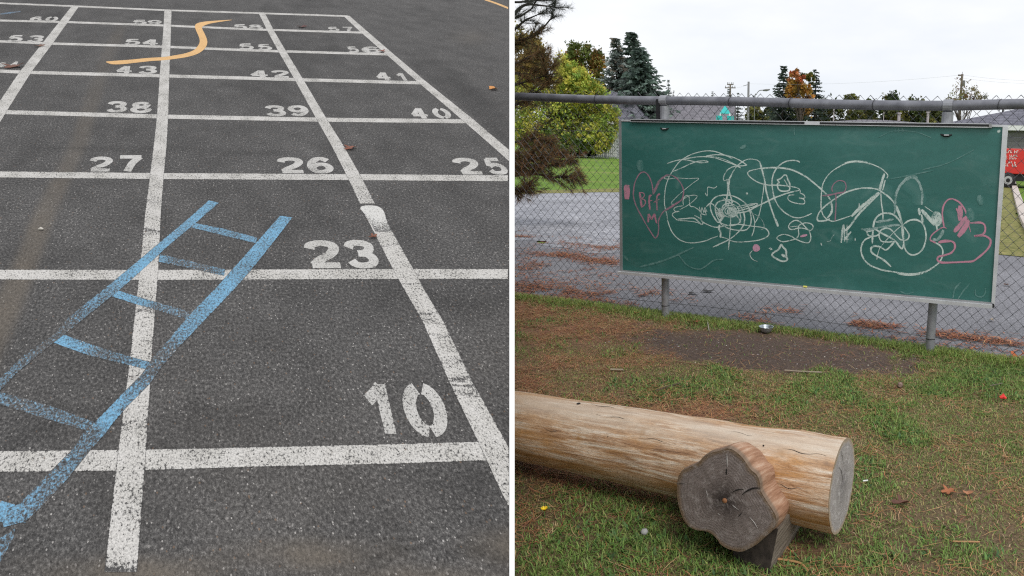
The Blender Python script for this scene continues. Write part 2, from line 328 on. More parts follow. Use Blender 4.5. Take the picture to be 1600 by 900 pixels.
mb = MB(); vline([(583, 336, 27), (592, 350, 29), (634, 428, 33), (646, 450, 31.5), (677, 503, 33), (722, 600, 37.5), (761, 675, 43), (800, 753, 48), (818, 789, 49)], .0035, mb, ((384, .4, 1.0), (439, .3, 1.0), (495, .35, 1.3), (501, .3, 1.0), (510, .2, 3), (520, .22, 2), (595, .5, 2.5), (602, .45, 1.5), (606, .2, 5), (565, .15, 8)))
mb.build('long_line', M_WHITE, gr)
mb = MB(); vline([(577, 321, 12), (577.5, 322, 24), (578.5, 324, 31), (580, 326.5, 35), (583, 330, 34), (586, 335, 32), (589, 341, 29), (593, 349, 27), (600, 362, 27)], .0042, mb, ((365, .5, 15),))
o = mb.build('touched_up_patch', M_FRESH, gr); o['label'] = 'brighter fresh white patch on the worn line'
mb = MB(); p = dense([(757, -1, 2.6), (775, 5, 2.8), (793.8, 12.5, 3.2)], 30); strip(mb, np.stack([p[:, 0], p[:, 1]-p[:, 2]/2], 1), np.stack([p[:, 0], p[:, 1]+p[:, 2]/2], 1), .002)
tag(mb.build('painted_line', M_ORANGE), 'thin orange painted line in the far corner of the asphalt', 'painted line')

# ---- numbers
DIG = {'1': [([(.16, .66), (.42, .80), (.60, .93)], 1), ([(.60, .97), (.60, 0.)], 0)],
       '2': [([(.10, .70), (.18, .84), (.48, .91), (.78, .84), (.84, .68), (.68, .48), (.38, .30), (.16, .10)], 1), ([(.08, .085), (.94, .085)], 0)],
       '3': [([(.10, .74), (.22, .88), (.50, .92), (.78, .85), (.82, .70), (.68, .57), (.40, .535)], 1), ([(.40, .525), (.72, .48), (.88, .30), (.76, .13), (.48, .075), (.22, .12), (.10, .26)], 1)],
       '4': [([(.62, .95), (.10, .33)], 0), ([(.06, .31), (.97, .31)], 0), ([(.66, .98), (.66, 0.)], 0)],
       '5': [([(.88, .915), (.22, .915)], 0), ([(.26, .93), (.17, .50)], 0), ([(.15, .49), (.46, .60), (.78, .52), (.89, .32), (.76, .13), (.46, .075), (.20, .12), (.09, .24)], 1)],
       '6': [([(.86, .79), (.62, .92), (.36, .86), (.15, .62), (.12, .36), (.26, .13), (.50, .075), (.78, .15), (.87, .33), (.76, .50), (.50, .555), (.26, .47), (.17, .36)], 1)],
       '7': [([(.06, .915), (.95, .915)], 0), ([(.88, .90), (.60, .52), (.42, 0.)], 1)],
       '8': [([(.5+.30*math.cos(t), .73+.19*math.sin(t)) for t in np.linspace(.4, 2*math.pi+.2, 14)], 1), ([(.5+.37*math.cos(t), .29+.215*math.sin(t)) for t in np.linspace(.6, 2*math.pi+.4, 14)], 1)],
       '0': [([(.5-.37*math.sin(t), .5+.42*math.cos(t)) for t in np.linspace(.22, math.pi-.12, 10)], 1), ([(.5+.37*math.sin(t), .5+.42*math.cos(t)) for t in np.linspace(.22, math.pi-.12, 10)], 1)]}
DIG['9'] = [([(1-x, 1-y) for x, y in DIG['6'][0][0]], 1)]
VPX, VPY = 281.6, -203.7
def number(name, digits, label, mt):
    """digits: (character, x0, x1, ytop, ybottom, wear)"""
    d0 = digits[0]; r = empty('painted_number', slab((d0[1]+d0[2])/2., float(d0[4])), label, 'painted number', 'white numbers painted in the squares')
    for ch, x0, x1, yt, yb, wr in digits:
        mb = MB(); h = yb-yt; xm = (x0+x1)/2; lean = (xm-VPX)/((yt+yb)/2-VPY)*h*.62
        wd = (x1-x0)-abs(lean); bl = x0+max(lean, 0); tl = x0+max(-lean, 0)
        asp = .8
        for k, (pts, sm) in enumerate(DIG[ch]):
            P = np.array(pts)*np.array([asp, 1]); P = smooth_path(P, per=5) if sm else dense(P, 10)
            T = np.gradient(P, axis=0); T /= np.linalg.norm(T, axis=1)[:, None]; nrm = np.stack([-T[:, 1], T[:, 0]], 1)
            th = .112+.026*np.abs(nrm[:, :1])
            def tq(Q):
                u = Q[:, 0]/asp; v = Q[:, 1]; return np.stack([(bl+(tl-bl)*v)+u*wd, yb-v*h], 1)
            strip(mb, tq(P+nrm*th), tq(P-nrm*th), .0022+.0008*k, wear=wr)
        mb.build('digit', mt, r)
number('n', [('1', 560, 632, 598, 678, .05), ('0', 622, 706, 600, 681, .06)], 'white painted number 10 with worn stencilled digits, nearest of the numbers', M_NUM)
number('n', [('2', 475, 536, 376, 418, .0), ('3', 536, 593, 376, 418, .0)], 'white painted number 23 beside the blue ladder', M_NUM)
number('n', [('2', 433, 477, 246, 270, .02), ('6', 478, 522, 246, 270, .04)], 'white painted number 26 in the row with 25 and 27', M_NUM)
number('n', [('2', 705, 757, 247, 272, .02), ('5', 752, 796, 247, 272, .04)], 'white painted number 25 at the edge of the asphalt', M_NUM)
number('n', [('2', 139, 177, 245, 267.5, .1), ('7', 183, 223, 243, 267.5, .02)], 'white painted number 27 left of the second long line', M_NUM)
number('n', [('3', 167, 199, 158.5, 175, .06), ('8', 204, 237, 159.5, 176, .06)], 'white painted number 38', M_NUM)
number('n', [('3', 414, 447, 165, 181, .06), ('9', 449, 483, 165, 181, .05)], 'white painted number 39 between 38 and 40', M_NUM)
number('n', [('4', 637, 672, 169, 185, .0), ('0', 672, 708, 169, 185, .02)], 'white painted number 40 beside the outer long line', M_NUM)
number('n', [('4', 181, 208, 103, 115, .08), ('3', 217, 245, 103, 115, .05)], 'white painted number 43 below the orange snake', M_NUM)
number('n', [('4', 390, 420, 110, 121, .06), ('2', 424, 453, 110, 121, .03)], 'white painted number 42', M_NUM)
number('n', [('4', 584, 613, 113, 125, .06), ('1', 615, 641, 114, 126, .08)], 'white painted number 41', M_NUM)
number('n', [('5', 10, 38, 55, 65, .06), ('3', 42, 70, 55.5, 65.5, .08)], 'white painted number 53', M_NUM)
number('n', [('5', 195, 219, 61, 70, .05), ('4', 222, 248, 61.5, 71, .05)], 'white painted number 54', M_NUM)
number('n', [('5', 373, 396, 68, 77, .06), ('5', 402, 425, 69, 78, .05)], 'white painted number 55', M_NUM)
number('n', [('5', 541, 562, 72.5, 81.5, .08), ('6', 563, 598, 73, 82.5, .1)], 'faded painted number 56 at the outer line', M_NUM)
number('n', [('6', 46, 67, 26, 32.5, .06), ('0', 70, 92, 26, 33, .06)], 'white painted number 60', M_NUM)
number('n', [('5', 207, 229, 31, 38, .06), ('9', 231, 252, 31.5, 38, .1)], 'white painted number 59', M_NUM)
number('n', [('5', 365, 386, 38, 45, .06), ('8', 388, 411, 38.5, 45.5, .1)], 'white painted number 58 beside the orange snake tip', M_NUM)
number('n', [('5', 511, 531, 42, 48.5, .08), ('7', 534, 554, 42, 48.5, .08)], 'faded painted number 57, farthest corner of the grid', M_NUM)
number('n', [('4', -10, 13, 97.5, 105, .12), ('4', 14, 31, 96, 105, .06)], 'faded painted number 44 half hidden by a brown leaf', M_NUM)

# ---- orange snake, blue ladder
up = [(166, 96), (185, 94.5), (205, 93), (230, 90.5), (255, 89), (275, 86), (290, 83), (303, 78), (309.5, 71), (312, 64), (310, 56), (306, 47), (304.5, 40.5), (308, 36.3), (319, 33.8), (340, 32), (362, 30.8)]
lo = [(166, 97.5), (176, 100.5), (194, 100), (214, 97.8), (236, 95.4), (257, 94), (277, 91.5), (294, 88.7), (309, 84), (319, 77), (323.3, 70), (323.8, 63), (320.5, 54), (316.5, 46), (317, 41.3), (330, 36.5), (362, 31.4)]
mb = MB(); strip(mb, smooth_path(up, per=8), smooth_path(lo, per=8), .0052, wear=-.12, hr=.0008)
tag(mb.build('painted_snake', M_ORANGE), 'orange snake painted in a long S curve over the white grid', 'painted snake')
ld = empty('painted_ladder', slab(230., 560.), 'sky blue ladder painted slanting across the white grid', 'painted ladder')
def rail(Lp, Rp, ws, h):
    mb = MB(); n = 160; k_ = np.linspace(0, len(Lp)-1, n); Lp = np.array(Lp, float); Rp = np.array(Rp, float); a, b_ = [np.stack([np.interp(k_, np.arange(len(q)), q[:, j]) for j in (0, 1)], 1) for q in (Lp, Rp)]; strip(mb, a, b_, h, wear=np.interp(np.linspace(0, 1, n), *ws)); mb.build('rail', M_BLUE, ld)
rail([(437.5, 337), (401, 378), (366, 417), (337, 450), (300, 487), (270, 522), (240, 557), (221, 585), (194, 612), (172, 635), (147, 660), (130, 675), (115, 700), (80, 735), (30, 787), (0, 800)],
     [(457, 340), (423, 384), (391, 424), (366, 452), (325, 495), (282, 540), (254, 572), (234, 600), (197, 637), (172, 667), (167, 675), (140, 705), (107, 747), (62, 795), (40, 815), (6, 824)],
     ([0, .25, .33, .40, .44, .53, .57, .65, .70, .78, .88, 1], [.05, .08, .25, .38, .40, .25, .05, .08, .38, .28, .34, .12]), .0062)
rail([(326, 313), (290, 345), (254, 375), (222, 402), (186, 432), (165, 449), (107, 495), (85, 522), (40, 552), (0, 590), (-60, 655)],
     [(342, 317), (305, 349), (262, 385), (233, 412), (203, 439), (188, 452), (120, 507), (82, 537), (27, 582), (0, 610), (-40, 668)],
     ([0, .2, .3, .42, .5, .6, .72, .85, 1], [.05, .12, -.05, .1, .2, .38, .5, .38, .4]), .0060)
for Lp, Rp, ws in (([(303, 348), (350, 357), (402, 371)], [(297, 355), (350, 368), (399, 380)], ([0, 1], [.12, .18])),
                   ([(250, 397), (300, 408), (352, 421)], [(248, 409), (300, 420), (350, 431)], ([0, .3, .7, 1], [.1, .38, .4, .15])),
                   ([(180, 452), (210, 462), (245, 472), (322, 493)], [(165, 460), (208, 474), (243, 484), (297, 501)], ([0, .25, .4, .5, .8, 1], [-.05, .1, .05, .32, .4, .2])),
                   ([(92, 520), (150, 540), (200, 556), (240, 567)], [(82, 535), (140, 556), (200, 570), (231, 578)], ([0, .15, .5, .8, 1], [-.1, .08, .3, .3, 0])),
                   ([(-20, 605), (0, 612), (80, 634), (155, 662)], [(-20, 626), (0, 632), (70, 654), (142, 675)], ([0, .3, .8, 1], [.25, .42, .32, .2])),
                   ([(-30, 779), (0, 781), (32, 791)], [(-30, 814), (0, 816), (40, 817)], ([0, 1], [.05, .12]))):
    mb = MB(); n = 60; strip(mb, dense(Lp, n), dense(Rp, n), .0050, wear=np.interp(np.linspace(0, 1, n), *ws)); mb.build('rung', M_BLUE, ld)
mb = MB(); strip(mb, dense([(-30, 835), (0, 840), (24, 825)], 20), dense([(-30, 885), (0, 880), (22, 838)], 20), .0044, wear=.36)
o = mb.build('overspray', M_BLUE, ld)
mb = MB(); strip(mb, dense([(-20, 23.5), (10, 19.5), (32, 17)], 20), dense([(-20, 25.5), (10, 22), (32, 19)], 20), .003, wear=.1)
tag(mb.build('painted_streak', M_BLUEF), 'faint blue painted streak near the number 60', 'painted streak')

# ------------------------------------------------------------------ ground on the lawn side
A_ = gnd(1040., 497.); B_ = gnd(1452., 552.); FD = (B_-A_)/np.linalg.norm(B_-A_); FN = np.array([-FD[1], FD[0], 0.])     # fence direction, fence normal (away)
def onf(x, y, off=0.0):
    r = ray(x, y); return EYE+r*(((A_+FN*off-EYE)@FN)/(r@FN))[..., None]
def fst(P): d = np.asarray(P)[..., :2]-A_[:2]; return d@FD[:2], -(d@FN[:2])     # along the fence, distance in front of it
def lawn_z(x, y):
    s, t = fst(np.stack([x, y], -1)); return (fbm(x, y, 1.3, 4, 3)-.5)*.05*sstep(.1, .8, t)+.012*np.exp(-(t/.15)**2)-.075*sstep(.12, .34, -t)
def veg(x, y):
    """green cover 0..1, needle cover 0..1, bare soil 0..1 at ground points"""
    px, py = proj(np.stack([x, y, np.zeros_like(x)], -1)); s, t = fst(np.stack([x, y], -1))
    n1 = fbm(x, y, 2.2, 4, 1); n2 = fbm(x, y, 6, 4, 6); n3 = fbm(x, y, 14., 3, 9)
    cy = 548+(px-1190)*.085; dirt = np.exp(-(np.abs((px-1185)/255)**3+np.abs((py-cy)/31)**3))
    dirt = sstep(.30, .80, dirt*1.05+(n2-.5)*.9+(n1-.5)*.8+(n3-.5)*.35)
    need = np.exp(-(((px-840)/210)**2+((py-505-(px-840)*.07)/52)**2))*1.15
    need = np.maximum(need, .85*np.exp(-(((px-1060)/230)**2+((py-640)/28)**2)))
    need = np.maximum(need, 1.35*np.exp(-(((px-930)/175)**4+((py-747-(px-930)*.21)/21)**2)))
    need = np.maximum(need, 1.0*np.exp(-(((px-1245)/55)**2+((py-862)/26)**2)))
    need = np.maximum(need, .26+.42*sstep(1130, 900, px)*sstep(730, 660, py))
    green = .80+.50*(n1-.5)*2+.9*(n2-.5)
    green += .35*np.exp(-(((px-1450)/240)**2+((py-640)/90)**2))+.3*np.exp(-(((px-930)/160)**2+((py-830)/60)**2))+.25*np.exp(-(((px-1080)/120)**2+((py-860)/50)**2))
    green -= .60*(need-.26)+1.35*dirt
    strip_ = np.exp(-((t+.02)/.13)**2)*(.35+.9*sstep(.32, .6, n2)); green = np.clip(green+.55*strip_, 0, 1.25); need = need*(1-.6*strip_)
    return np.clip(green, 0, 1.2), np.clip(need*(.5+n3), 0, 1), dirt*(1-strip_)
M_SOIL, nt, b = mat('lawn_soil', rough=.95, spec=.15)
a = N(nt, 'ShaderNodeAttribute', attribute_name='Col'); t = N(nt, 'ShaderNodeTexCoord'); n1 = noise(nt, 60, 6, .7, t.outputs['Object']); n2 = noise(nt, 230, 3, .7, t.outputs['Object'])
c = mixc(nt, 1.0, a.outputs['Color'], ramp(nt, n1.outputs[0], [(.3, .55), (.5, 1.0), (.7, 1.6)]), 'MULTIPLY'); c = mixc(nt, 1.0, c, ramp(nt, n2.outputs[0], [(.3, .7), (.7, 1.35)]), 'MULTIPLY')
nt.links.new(c, b.inputs['Base Color']); bump(nt, b, n1.outputs[0], .6, .02)
ss = np.linspace(-5, 7, 260); tt = np.concatenate([np.linspace(-.36, 4.2, 190), np.linspace(4.4, 9, 20)])
S_, T_ = np.meshgrid(ss, tt); P = A_[None]+S_.ravel()[:, None]*FD-T_.ravel()[:, None]*FN; x, y = P[:, 0], P[:, 1]
ok = y > .3
gv, nv, dv = veg(x, np.maximum(y, .4)); z = lawn_z(x, y)
col = 1.75*np.array([.072, .054, .036])[None]*np.ones((len(x), 1)); col = col*(1-.6*gv[:, None].clip(0, 1))+1.5*np.array([.072, .070, .030])*.6*gv[:, None].clip(0, 1)
col = col*(1-.7*nv[:, None])+np.array([.25, .13, .078])*.7*nv[:, None]; col = col*(1-dv[:, None])+np.array([.100, .073, .061])*dv[:, None]
mb = MB(); ns, ntt = len(ss), len(tt)
mb.add(np.stack([x, y, z], 1), [(j*ns+i, (j+1)*ns+i, (j+1)*ns+i+1, j*ns+i+1) for j in range(ntt-1) for i in range(ns-1)], Col=col)
tag(mb.build('lawn', M_SOIL, smooth=True), kind='structure')
# far ground, road, gravel
M_FAR, nt, b = mat('far_grass', rough=.95, spec=.1); t = N(nt, 'ShaderNodeTexCoord'); n1 = noise(nt, .35, 5, .6, t.outputs['Object']); n2 = noise(nt, 9, 4, .8, t.outputs['Object'])
c = ramp(nt, n1.outputs[0], [(.3, (.115, .20, .035)), (.55, (.15, .245, .045)), (.72, (.24, .25, .085))]); c = mixc(nt, 1.0, c, ramp(nt, n2.outputs[0], [(.3, .65), (.7, 1.35)]), 'MULTIPLY')
nt.links.new(c, b.inputs['Base Color']); bump(nt, b, n2.outputs[0], .8, .05)
mb = MB(); g_ = np.linspace(-500, 500, 41); GX, GY = np.meshgrid(g_, np.linspace(-60, 900, 41)); mb.add(np.stack([GX.ravel(), GY.ravel(), np.full(GX.size, -.085)], 1), [(j*41+i, j*41+i+1, (j+1)*41+i+1, (j+1)*41+i) for j in range(40) for i in range(40)])
tag(mb.build('ground', M_FAR), kind='structure')
def speck(name, lo, mid, hi, s1, s2):
    M, nt, b = mat(name, rough=.9, spec=.2); t = N(nt, 'ShaderNodeTexCoord'); n1 = noise(nt, s1, 5, .8, t.outputs['Object']); n2 = noise(nt, s2, 4, .6, t.outputs['Object'])
    c = ramp(nt, n1.outputs[0], [(.3, lo), (.5, mid), (.7, hi)]); c = mixc(nt, 1.0, c, ramp(nt, n2.outputs[0], [(.3, .78), (.7, 1.2)]), 'MULTIPLY')
    nt.links.new(c, b.inputs['Base Color']); bump(nt, b, n1.outputs[0], .6, .02); return M
M_ROAD = speck('road_asphalt', (.10, .10, .11), (.205, .205, .225), (.42, .42, .445), 42, .9)
M_GRAV = speck('pale_gravel', (.12, .123, .14), (.29, .295, .325), (.55, .555, .58), 11, .5)
M_DRY = speck('dry_grass', (.09, .10, .025), (.19, .19, .06), (.33, .26, .12), 9, 1.5)
def sheet(name, mt, pix, z, jit=0.0, world=None):
    P = gnd(np.array([p[0] for p in pix], float), np.array([p[1] for p in pix], float), z) if world is None else np.array(world, float)
    Q = []
    for i in range(len(P)):
        a, b_ = P[i], P[(i+1) % len(P)]
        for k in np.linspace(0, 1, 16, endpoint=False):
            q = a+(b_-a)*k; q = q+np.array([1, 1, 0])*jit*(fbm(np.array([q[0]*1.3]), np.array([q[1]*1.3]), 1, 3, 2)[0]-.5); q[2] = z; Q.append(q)
    mb = MB(); mb.add(np.array(Q), [tuple(range(len(Q)))]); return mb.build(name, mt)
tag(sheet('road', M_ROAD, [(300, 361), (805, 378), (968, 390), (1250, 372), (1560, 387), (1700, 391), (2300, 420), (2300, 720), (1600, 640), (800, 520), (100, 470)], -.072, .5), kind='structure')
tag(sheet('gravel', M_GRAV, [(380, 290), (805, 301), (990, 297), (1120, 300), (1200, 380), (968, 393), (805, 381), (300, 368)], -.068, 1.0), kind='structure')
tag(sheet('dry_verge', M_DRY, [(380, 289), (805, 298), (990, 294), (1100, 297), (990, 299.5), (805, 303), (380, 293)], -.064, 1.2), kind='structure')
tag(sheet('verge', M_DRY, [(1500, 289), (1584, 291), (1594, 345), (1640, 402), (1500, 392)], -.064, .5), kind='structure')
mb = MB(); kp = [gnd(1583., 286., -.06), gnd(1592., 318., -.06), gnd(1605., 352., -.06), gnd(1650., 420., -.06)]; kp = smooth_path(kp, per=8); n = len(kp); off = np.array([.11, .02, 0])
mb.add(np.concatenate([kp-off, kp-off+[0, 0, .08], kp+off+[0, 0, .08], kp+off]), [(i+o*n, i+1+o*n, i+1+(o+1)*n, i+(o+1)*n) for i in range(n-1) for o in range(3)])
tag(mb.build('edging_kerb', noisy('old_concrete', (.42, .36, .32), (.62, .56, .52), 5, .9)), 'pale concrete edging strip between the verge and the grass', 'kerb')

# ------------------------------------------------------------------ grass, needles, litter
M_VEG, nt, b = mat('grass_blade', rough=.6, spec=.25); a = N(nt, 'ShaderNodeAttribute', attribute_name='Col'); nt.links.new(a.outputs['Color'], b.inputs['Base Color'])
tr = N(nt, 'ShaderNodeBsdfTranslucent'); nt.links.new(a.outputs['Color'], tr.inputs[0]); ms = N(nt, 'ShaderNodeMixShader'); ms.inputs[0].default_value = .25
nt.links.new(b.outputs[0], ms.inputs[1]); nt.links.new(tr.outputs[0], ms.inputs[2]); nt.links.new(ms.outputs[0], nt.nodes['Material Output'].inputs[0])
M_LIT, nt, b = mat('needle_litter', rough=.7, spec=.2); a = N(nt, 'ShaderNodeAttribute', attribute_name='Col'); nt.links.new(a.outputs['Color'], b.inputs['Base Color'])
LOG_PATH = None
def scatter(n, s0=-2.3, s1=4.2, t0=-.28, t1=3.75):
    s = rng.uniform(s0, s1, n); t = rng.uniform(t0, t1, n); P = A_[None]+s[:, None]*FD-t[:, None]*FN; k = P[:, 1] > .9; return P[k, 0], P[k, 1]
def pick(c, w, n):
    c = np.array(c); i = rng.choice(len(c), n, p=np.array(w)/sum(w)); return c[i]*rng.uniform(.7, 1.35, (n, 1))*rng.uniform(.9, 1.1, (n, 3))
def blades(x, y, length, width, lean, cols):
    n = len(x); z = lawn_z(x, y)-.004; A = rng.uniform(0, 2*math.pi, n); d = np.stack([np.cos(A), np.sin(A), np.zeros(n)], 1); wv_ = np.stack([-np.sin(A), np.cos(A), np.zeros(n)], 1)*(width/2)[:, None]
    b0 = np.stack([x, y, z], 1); ln = lean; up_ = np.array([0, 0, 1.])
    m1 = b0+(d*(np.sin(ln*.55))[:, None]+up_*np.cos(ln*.55)[:, None])*(length*.55)[:, None]; tp = m1+(d*np.sin(ln*1.25)[:, None]+up_*np.cos(ln*1.25)[:, None])*(length*.45)[:, None]
    tp[:, 2] = np.maximum(tp[:, 2], z+.006)
    V = np.stack([b0-wv_, b0+wv_, m1+wv_*.8, m1-wv_*.8, tp], 1)
    cc = np.repeat(cols[:, None], 5, 1)
    return V, cc
x, y = scatter(520000); gv, nv, dv = veg(x, y); s, t = fst(np.stack([x, y], -1)); k = rng.uniform(0, 1, len(x)) < np.clip(gv, .03, 1)*.98; x, y, gv, t = x[k], y[k], gv[k], t[k]; n = len(x)
patch = fbm(x, y, 1.6, 3, 21); lush = sstep(.42, .62, fbm(x, y, 3.1, 3, 33)+.25*np.exp(-((t-.0)/.16)**2)+.15*(gv-.6))
cg = pick([(.135, .215, .050), (.170, .245, .062), (.105, .185, .046), (.215, .255, .085)], [4, 3, 4, 3], n); cd = pick([(.36, .265, .145), (.30, .215, .105), (.43, .33, .19), (.26, .160, .085), (.27, .24, .095)], [3, 3, 1.5, 1.6, 3.5], n)
pxx, pyy = proj(np.stack([x, y, 0*x], -1)); isg = rng.uniform(0, 1, n) < .46+.42*lush+.14*sstep(1250, 1480, pxx)+.14*sstep(760, 820, pyy)*sstep(1200, 1000, pxx)
cols = 1.30*np.where(isg[:, None], cg, cd); nearf = np.exp(-((t-.0)/.11)**2)
length = rng.uniform(.012, .031, n)*(1+.40*lush)*(1+.8*nearf); width = rng.uniform(.0018, .0042, n)*(1+.3*lush); lean = np.where(isg, rng.uniform(.6, 1.45, n), rng.uniform(1.0, 1.55, n)); cols = cols*(1-.0*nearf[:, None])+np.array([.04, .02, .0])*nearf[:, None]*isg[:, None]
V, cc = blades(x, y, length, width, lean, cols)
tag(fast_mesh('grass', V, 5, [(0, 1, 2, 3), (3, 2, 4)], cc, M_VEG), 'short mixed green and straw coloured grass of the lawn', 'grass', kind='stuff')
# broad low leaves (clover, plantain) in the grass
x, y = scatter(80000); gv, nv, dv = veg(x, y); lush = sstep(.45, .62, fbm(x, y, 3.1, 3, 33)); k = rng.uniform(0, 1, len(x)) < gv*lush*.75*sstep(.40, .55, fbm(x, y, 5, 2, 44)); x, y = x[k], y[k]; n = len(x)
V, cc = blades(x, y, rng.uniform(.018, .040, n), rng.uniform(.007, .015, n), rng.uniform(.7, 1.3, n), pick([(.095, .19, .055), (.125, .225, .07), (.08, .155, .055)], [3, 2, 2], n))
tag(fast_mesh('clover', V, 5, [(0, 1, 2, 3), (3, 2, 4)], cc, M_VEG), 'low broad leaved weeds among the lawn grass', 'ground cover', kind='stuff')
def needles(x, y, z, L0, L1, wd, cols, clump=True):
    n = len(x); A = rng.uniform(0, 2*math.pi, n); Ln = rng.uniform(L0, L1, n); d = np.stack([np.cos(A), np.sin(A), rng.normal(0, .10, n)], 1)*Ln[:, None]/2; wv_ = np.stack([-np.sin(A), np.cos(A), np.zeros(n)], 1)*wd/2
    c = np.stack([x, y, z+rng.uniform(.002, .018, n)], 1); bow = np.stack([-np.sin(A), np.cos(A), np.zeros(n)], 1)*(rng.normal(0, .10, n)*Ln)[:, None]
    V = np.stack([c-d-wv_*.6, c-d+wv_*.6, c+bow+wv_, c+bow-wv_, c+d+wv_*.4, c+d-wv_*.4], 1); return V, np.repeat(cols[:, None], 6, 1)
x, y = scatter(190000); gv, nv, dv = veg(x, y); cl = fbm(x, y, 4.5, 4, 50); k = rng.uniform(0, 1, len(x)) < np.clip(nv*(.60+.5*sstep(1250, 950, proj(np.stack([x, y, 0*x], -1))[0]))*sstep(.32, .64, cl)+.03, 0, 1)*(1-.72*dv); x, y = x[k], y[k]; n = len(x)
V, cc = needles(x, y, lawn_z(x, y), .035, .11, .0022, pick([(.40, .18, .085), (.46, .25, .13), (.29, .12, .066), (.50, .33, .18), (.19, .095, .06)], [4, 3, 3, 1.5, 2], n))
tag(fast_mesh('pine_needles', V, 6, [(0, 1, 2, 3), (3, 2, 4, 5)], cc, M_LIT), 'fallen brown pine needles scattered over the lawn', 'pine needles', kind='stuff')
# litter swept in bands over the road behind the fence
XX = []; YY = []
for pts, wd, n in (([(700, 362), (805, 370), (880, 377), (968, 389)], 4.5, 3600), ([(835, 392), (900, 401), (968, 412)], 4, 2400), ([(780, 442), (880, 452), (968, 459), (1045, 466)], 6, 2600), ([(1195, 482), (1240, 489), (1290, 499), (1390, 512)], 2.8, 1500),
                   ([(1450, 520), (1530, 530), (1590, 538)], 3, 600), ([(805, 415), (968, 432)], 16, 2200), ([(1060, 470), (1300, 520), (1600, 555)], 12, 900), ([(805, 455), (1000, 482), (1200, 505)], 7, 1900)):
    p = dense(pts, 200); i = rng.integers(0, 200, n); XX.append(p[i, 0]+rng.normal(0, 14, n)); YY.append(p[i, 1]+rng.normal(0, wd, n)*rng.uniform(.2, 1.6, n))
P = gnd(np.concatenate(XX), np.concatenate(YY), -.068); n = len(P); cl = fbm(P[:, 0], P[:, 1], 3, 3, 61); P = P[rng.uniform(0, 1, n) < .75*sstep(.36, .68, cl)]; n = len(P)
V, cc = needles(P[:, 0], P[:, 1], np.full(n, -.070), .04, .11, .009, pick([(.36, .135, .065), (.42, .20, .10), (.25, .09, .05), (.16, .075, .05)], [4, 2, 3, 2], n))
tag(fast_mesh('road_litter', V, 6, [(0, 1, 2, 3), (3, 2, 4, 5)], cc, M_LIT), 'rust coloured leaf and needle litter in bands on the road', 'litter', kind='stuff')
# little stones and chips in the bare soil and on the asphalt
px_ = rng.uniform(930, 1440, 700); py_ = 548+(px_-1190)*.085+rng.normal(0, 16, 700); P = gnd(px_, py_); n = len(P); r = rng.uniform(.002, .0065, n)
oct_ = np.array([[1, 0, 0], [0, 1, 0], [-1, 0, 0], [0, -1, 0], [0, 0, .7]]); V = np.stack([P[:, 0], P[:, 1], lawn_z(P[:, 0], P[:, 1])], 1)[:, None]+oct_[None]*r[:, None, None]*rng.uniform(.6, 1.3, (n, 5, 1))
tag(fast_mesh('grit', V, 5, [(0, 1, 4), (1, 2, 4), (2, 3, 4), (3, 0, 4)], pick([(.40, .38, .36), (.22, .20, .19), (.12, .10, .09)], [1, 2, 3], n), M_LIT), 'small stones and chips in the bare soil', 'grit', kind='stuff')
# ------------------------------------------------------------------ chain link fence
M_GALV = noisy('galvanised_steel', (.22, .225, .25), (.36, .365, .39), 18, .45, .35, bmp=.03)
M_WIRE = noisy('fence_wire', (.10, .102, .112), (.20, .205, .22), 9, .5, .3)
M_DARKM, _, _ = mat('dark_steel', (.03, .03, .033), .5, .4)
def fp(s, z, o=0.0): return A_+FD*s+FN*o+np.array([0, 0, z])
M_RAIL = noisy('weathered_rail', (.125, .128, .15), (.235, .24, .27), 11, .5, .3, bmp=.03)
fe = empty('chain_link_fence', fp(1.0, 0), 'grey chain link fence with round top rail behind the green board', 'fence')
rs = [-2.6, -1.44, 0.03, 2.115, 2.65, 3.9]; rz = [1.772, 1.735, 1.70, 1.664, 1.672, 1.69]
def railz(s): return np.interp(s, rs, rz)
sr = np.linspace(-2.6, 3.9, 80); mb = MB(); mb.tube(np.stack([fp(s, railz(s)+.004*math.sin(s*3)) for s in sr]),   .0325, 14); mb.build('top_rail', M_RAIL, fe, True)
for s, zt in ((.0, 1.70), (2.114, 1.664)):
    mb = MB(); mb.tube([fp(s, -.1), fp(s, .05), fp(s+.004, .8), fp(s+.006, zt-.08)], [.0315]*4, 16); po = mb.build('post', M_GALV, fe, True)
    mb = MB(); mb.tube([fp(s+.006, zt-.135), fp(s+.006, zt-.04)], [.0375, .0375], 16); mb.tube([fp(s+.006-.03, zt), fp(s+.006+.03, zt)], [.0405, .0405], 16); mb.build('post_cap', M_GALV, po, False)
    mb = MB(); mb.tube([fp(s, .105), fp(s, .110)], [.0335]*2, 16); mb.build('tie_wire', M_DARKM, po)
    if s == 0: mb = MB(); mb.box(fp(-.034, zt-.14, -.02), (.03, .03, .30), math.atan2(FD[1], FD[0])); mb.build('brace_band', M_DARKM, po)
for s in (-.62, .55, 1.02, 1.62, 2.42):
    A = np.linspace(0, 2*math.pi, 14); mb = MB(); mb.tube([fp(s+.010*math.sin(a)+.004*a, railz(s)+.0375*math.cos(a), .0375*math.sin(a)) for a in A], .0022, 5); mb.build('tie_wire', M_DARKM, fe)
mb = MB(); pitch_ = .074; zs0 = .005
i = 0; s = -2.55
while s < 3.8:
    par = i % 2; zt = railz(s)+.062; nseg = int((zt-zs0)/(pitch_*.5)); pts = []
    for k in range(nseg+1):
        zz = zt-k*pitch_*.5; off = (pitch_*.5 if (k+par*0) % 2 else 0.0)
        pts.append(fp(s+off+rng.normal(0, .0012), zz+rng.normal(0, .001), .041+.004*((k+i) % 2)))
    mb.tube(pts, .0022, 4, cap=False); s += pitch_*.5*1.0 if False else pitch_; i += 1
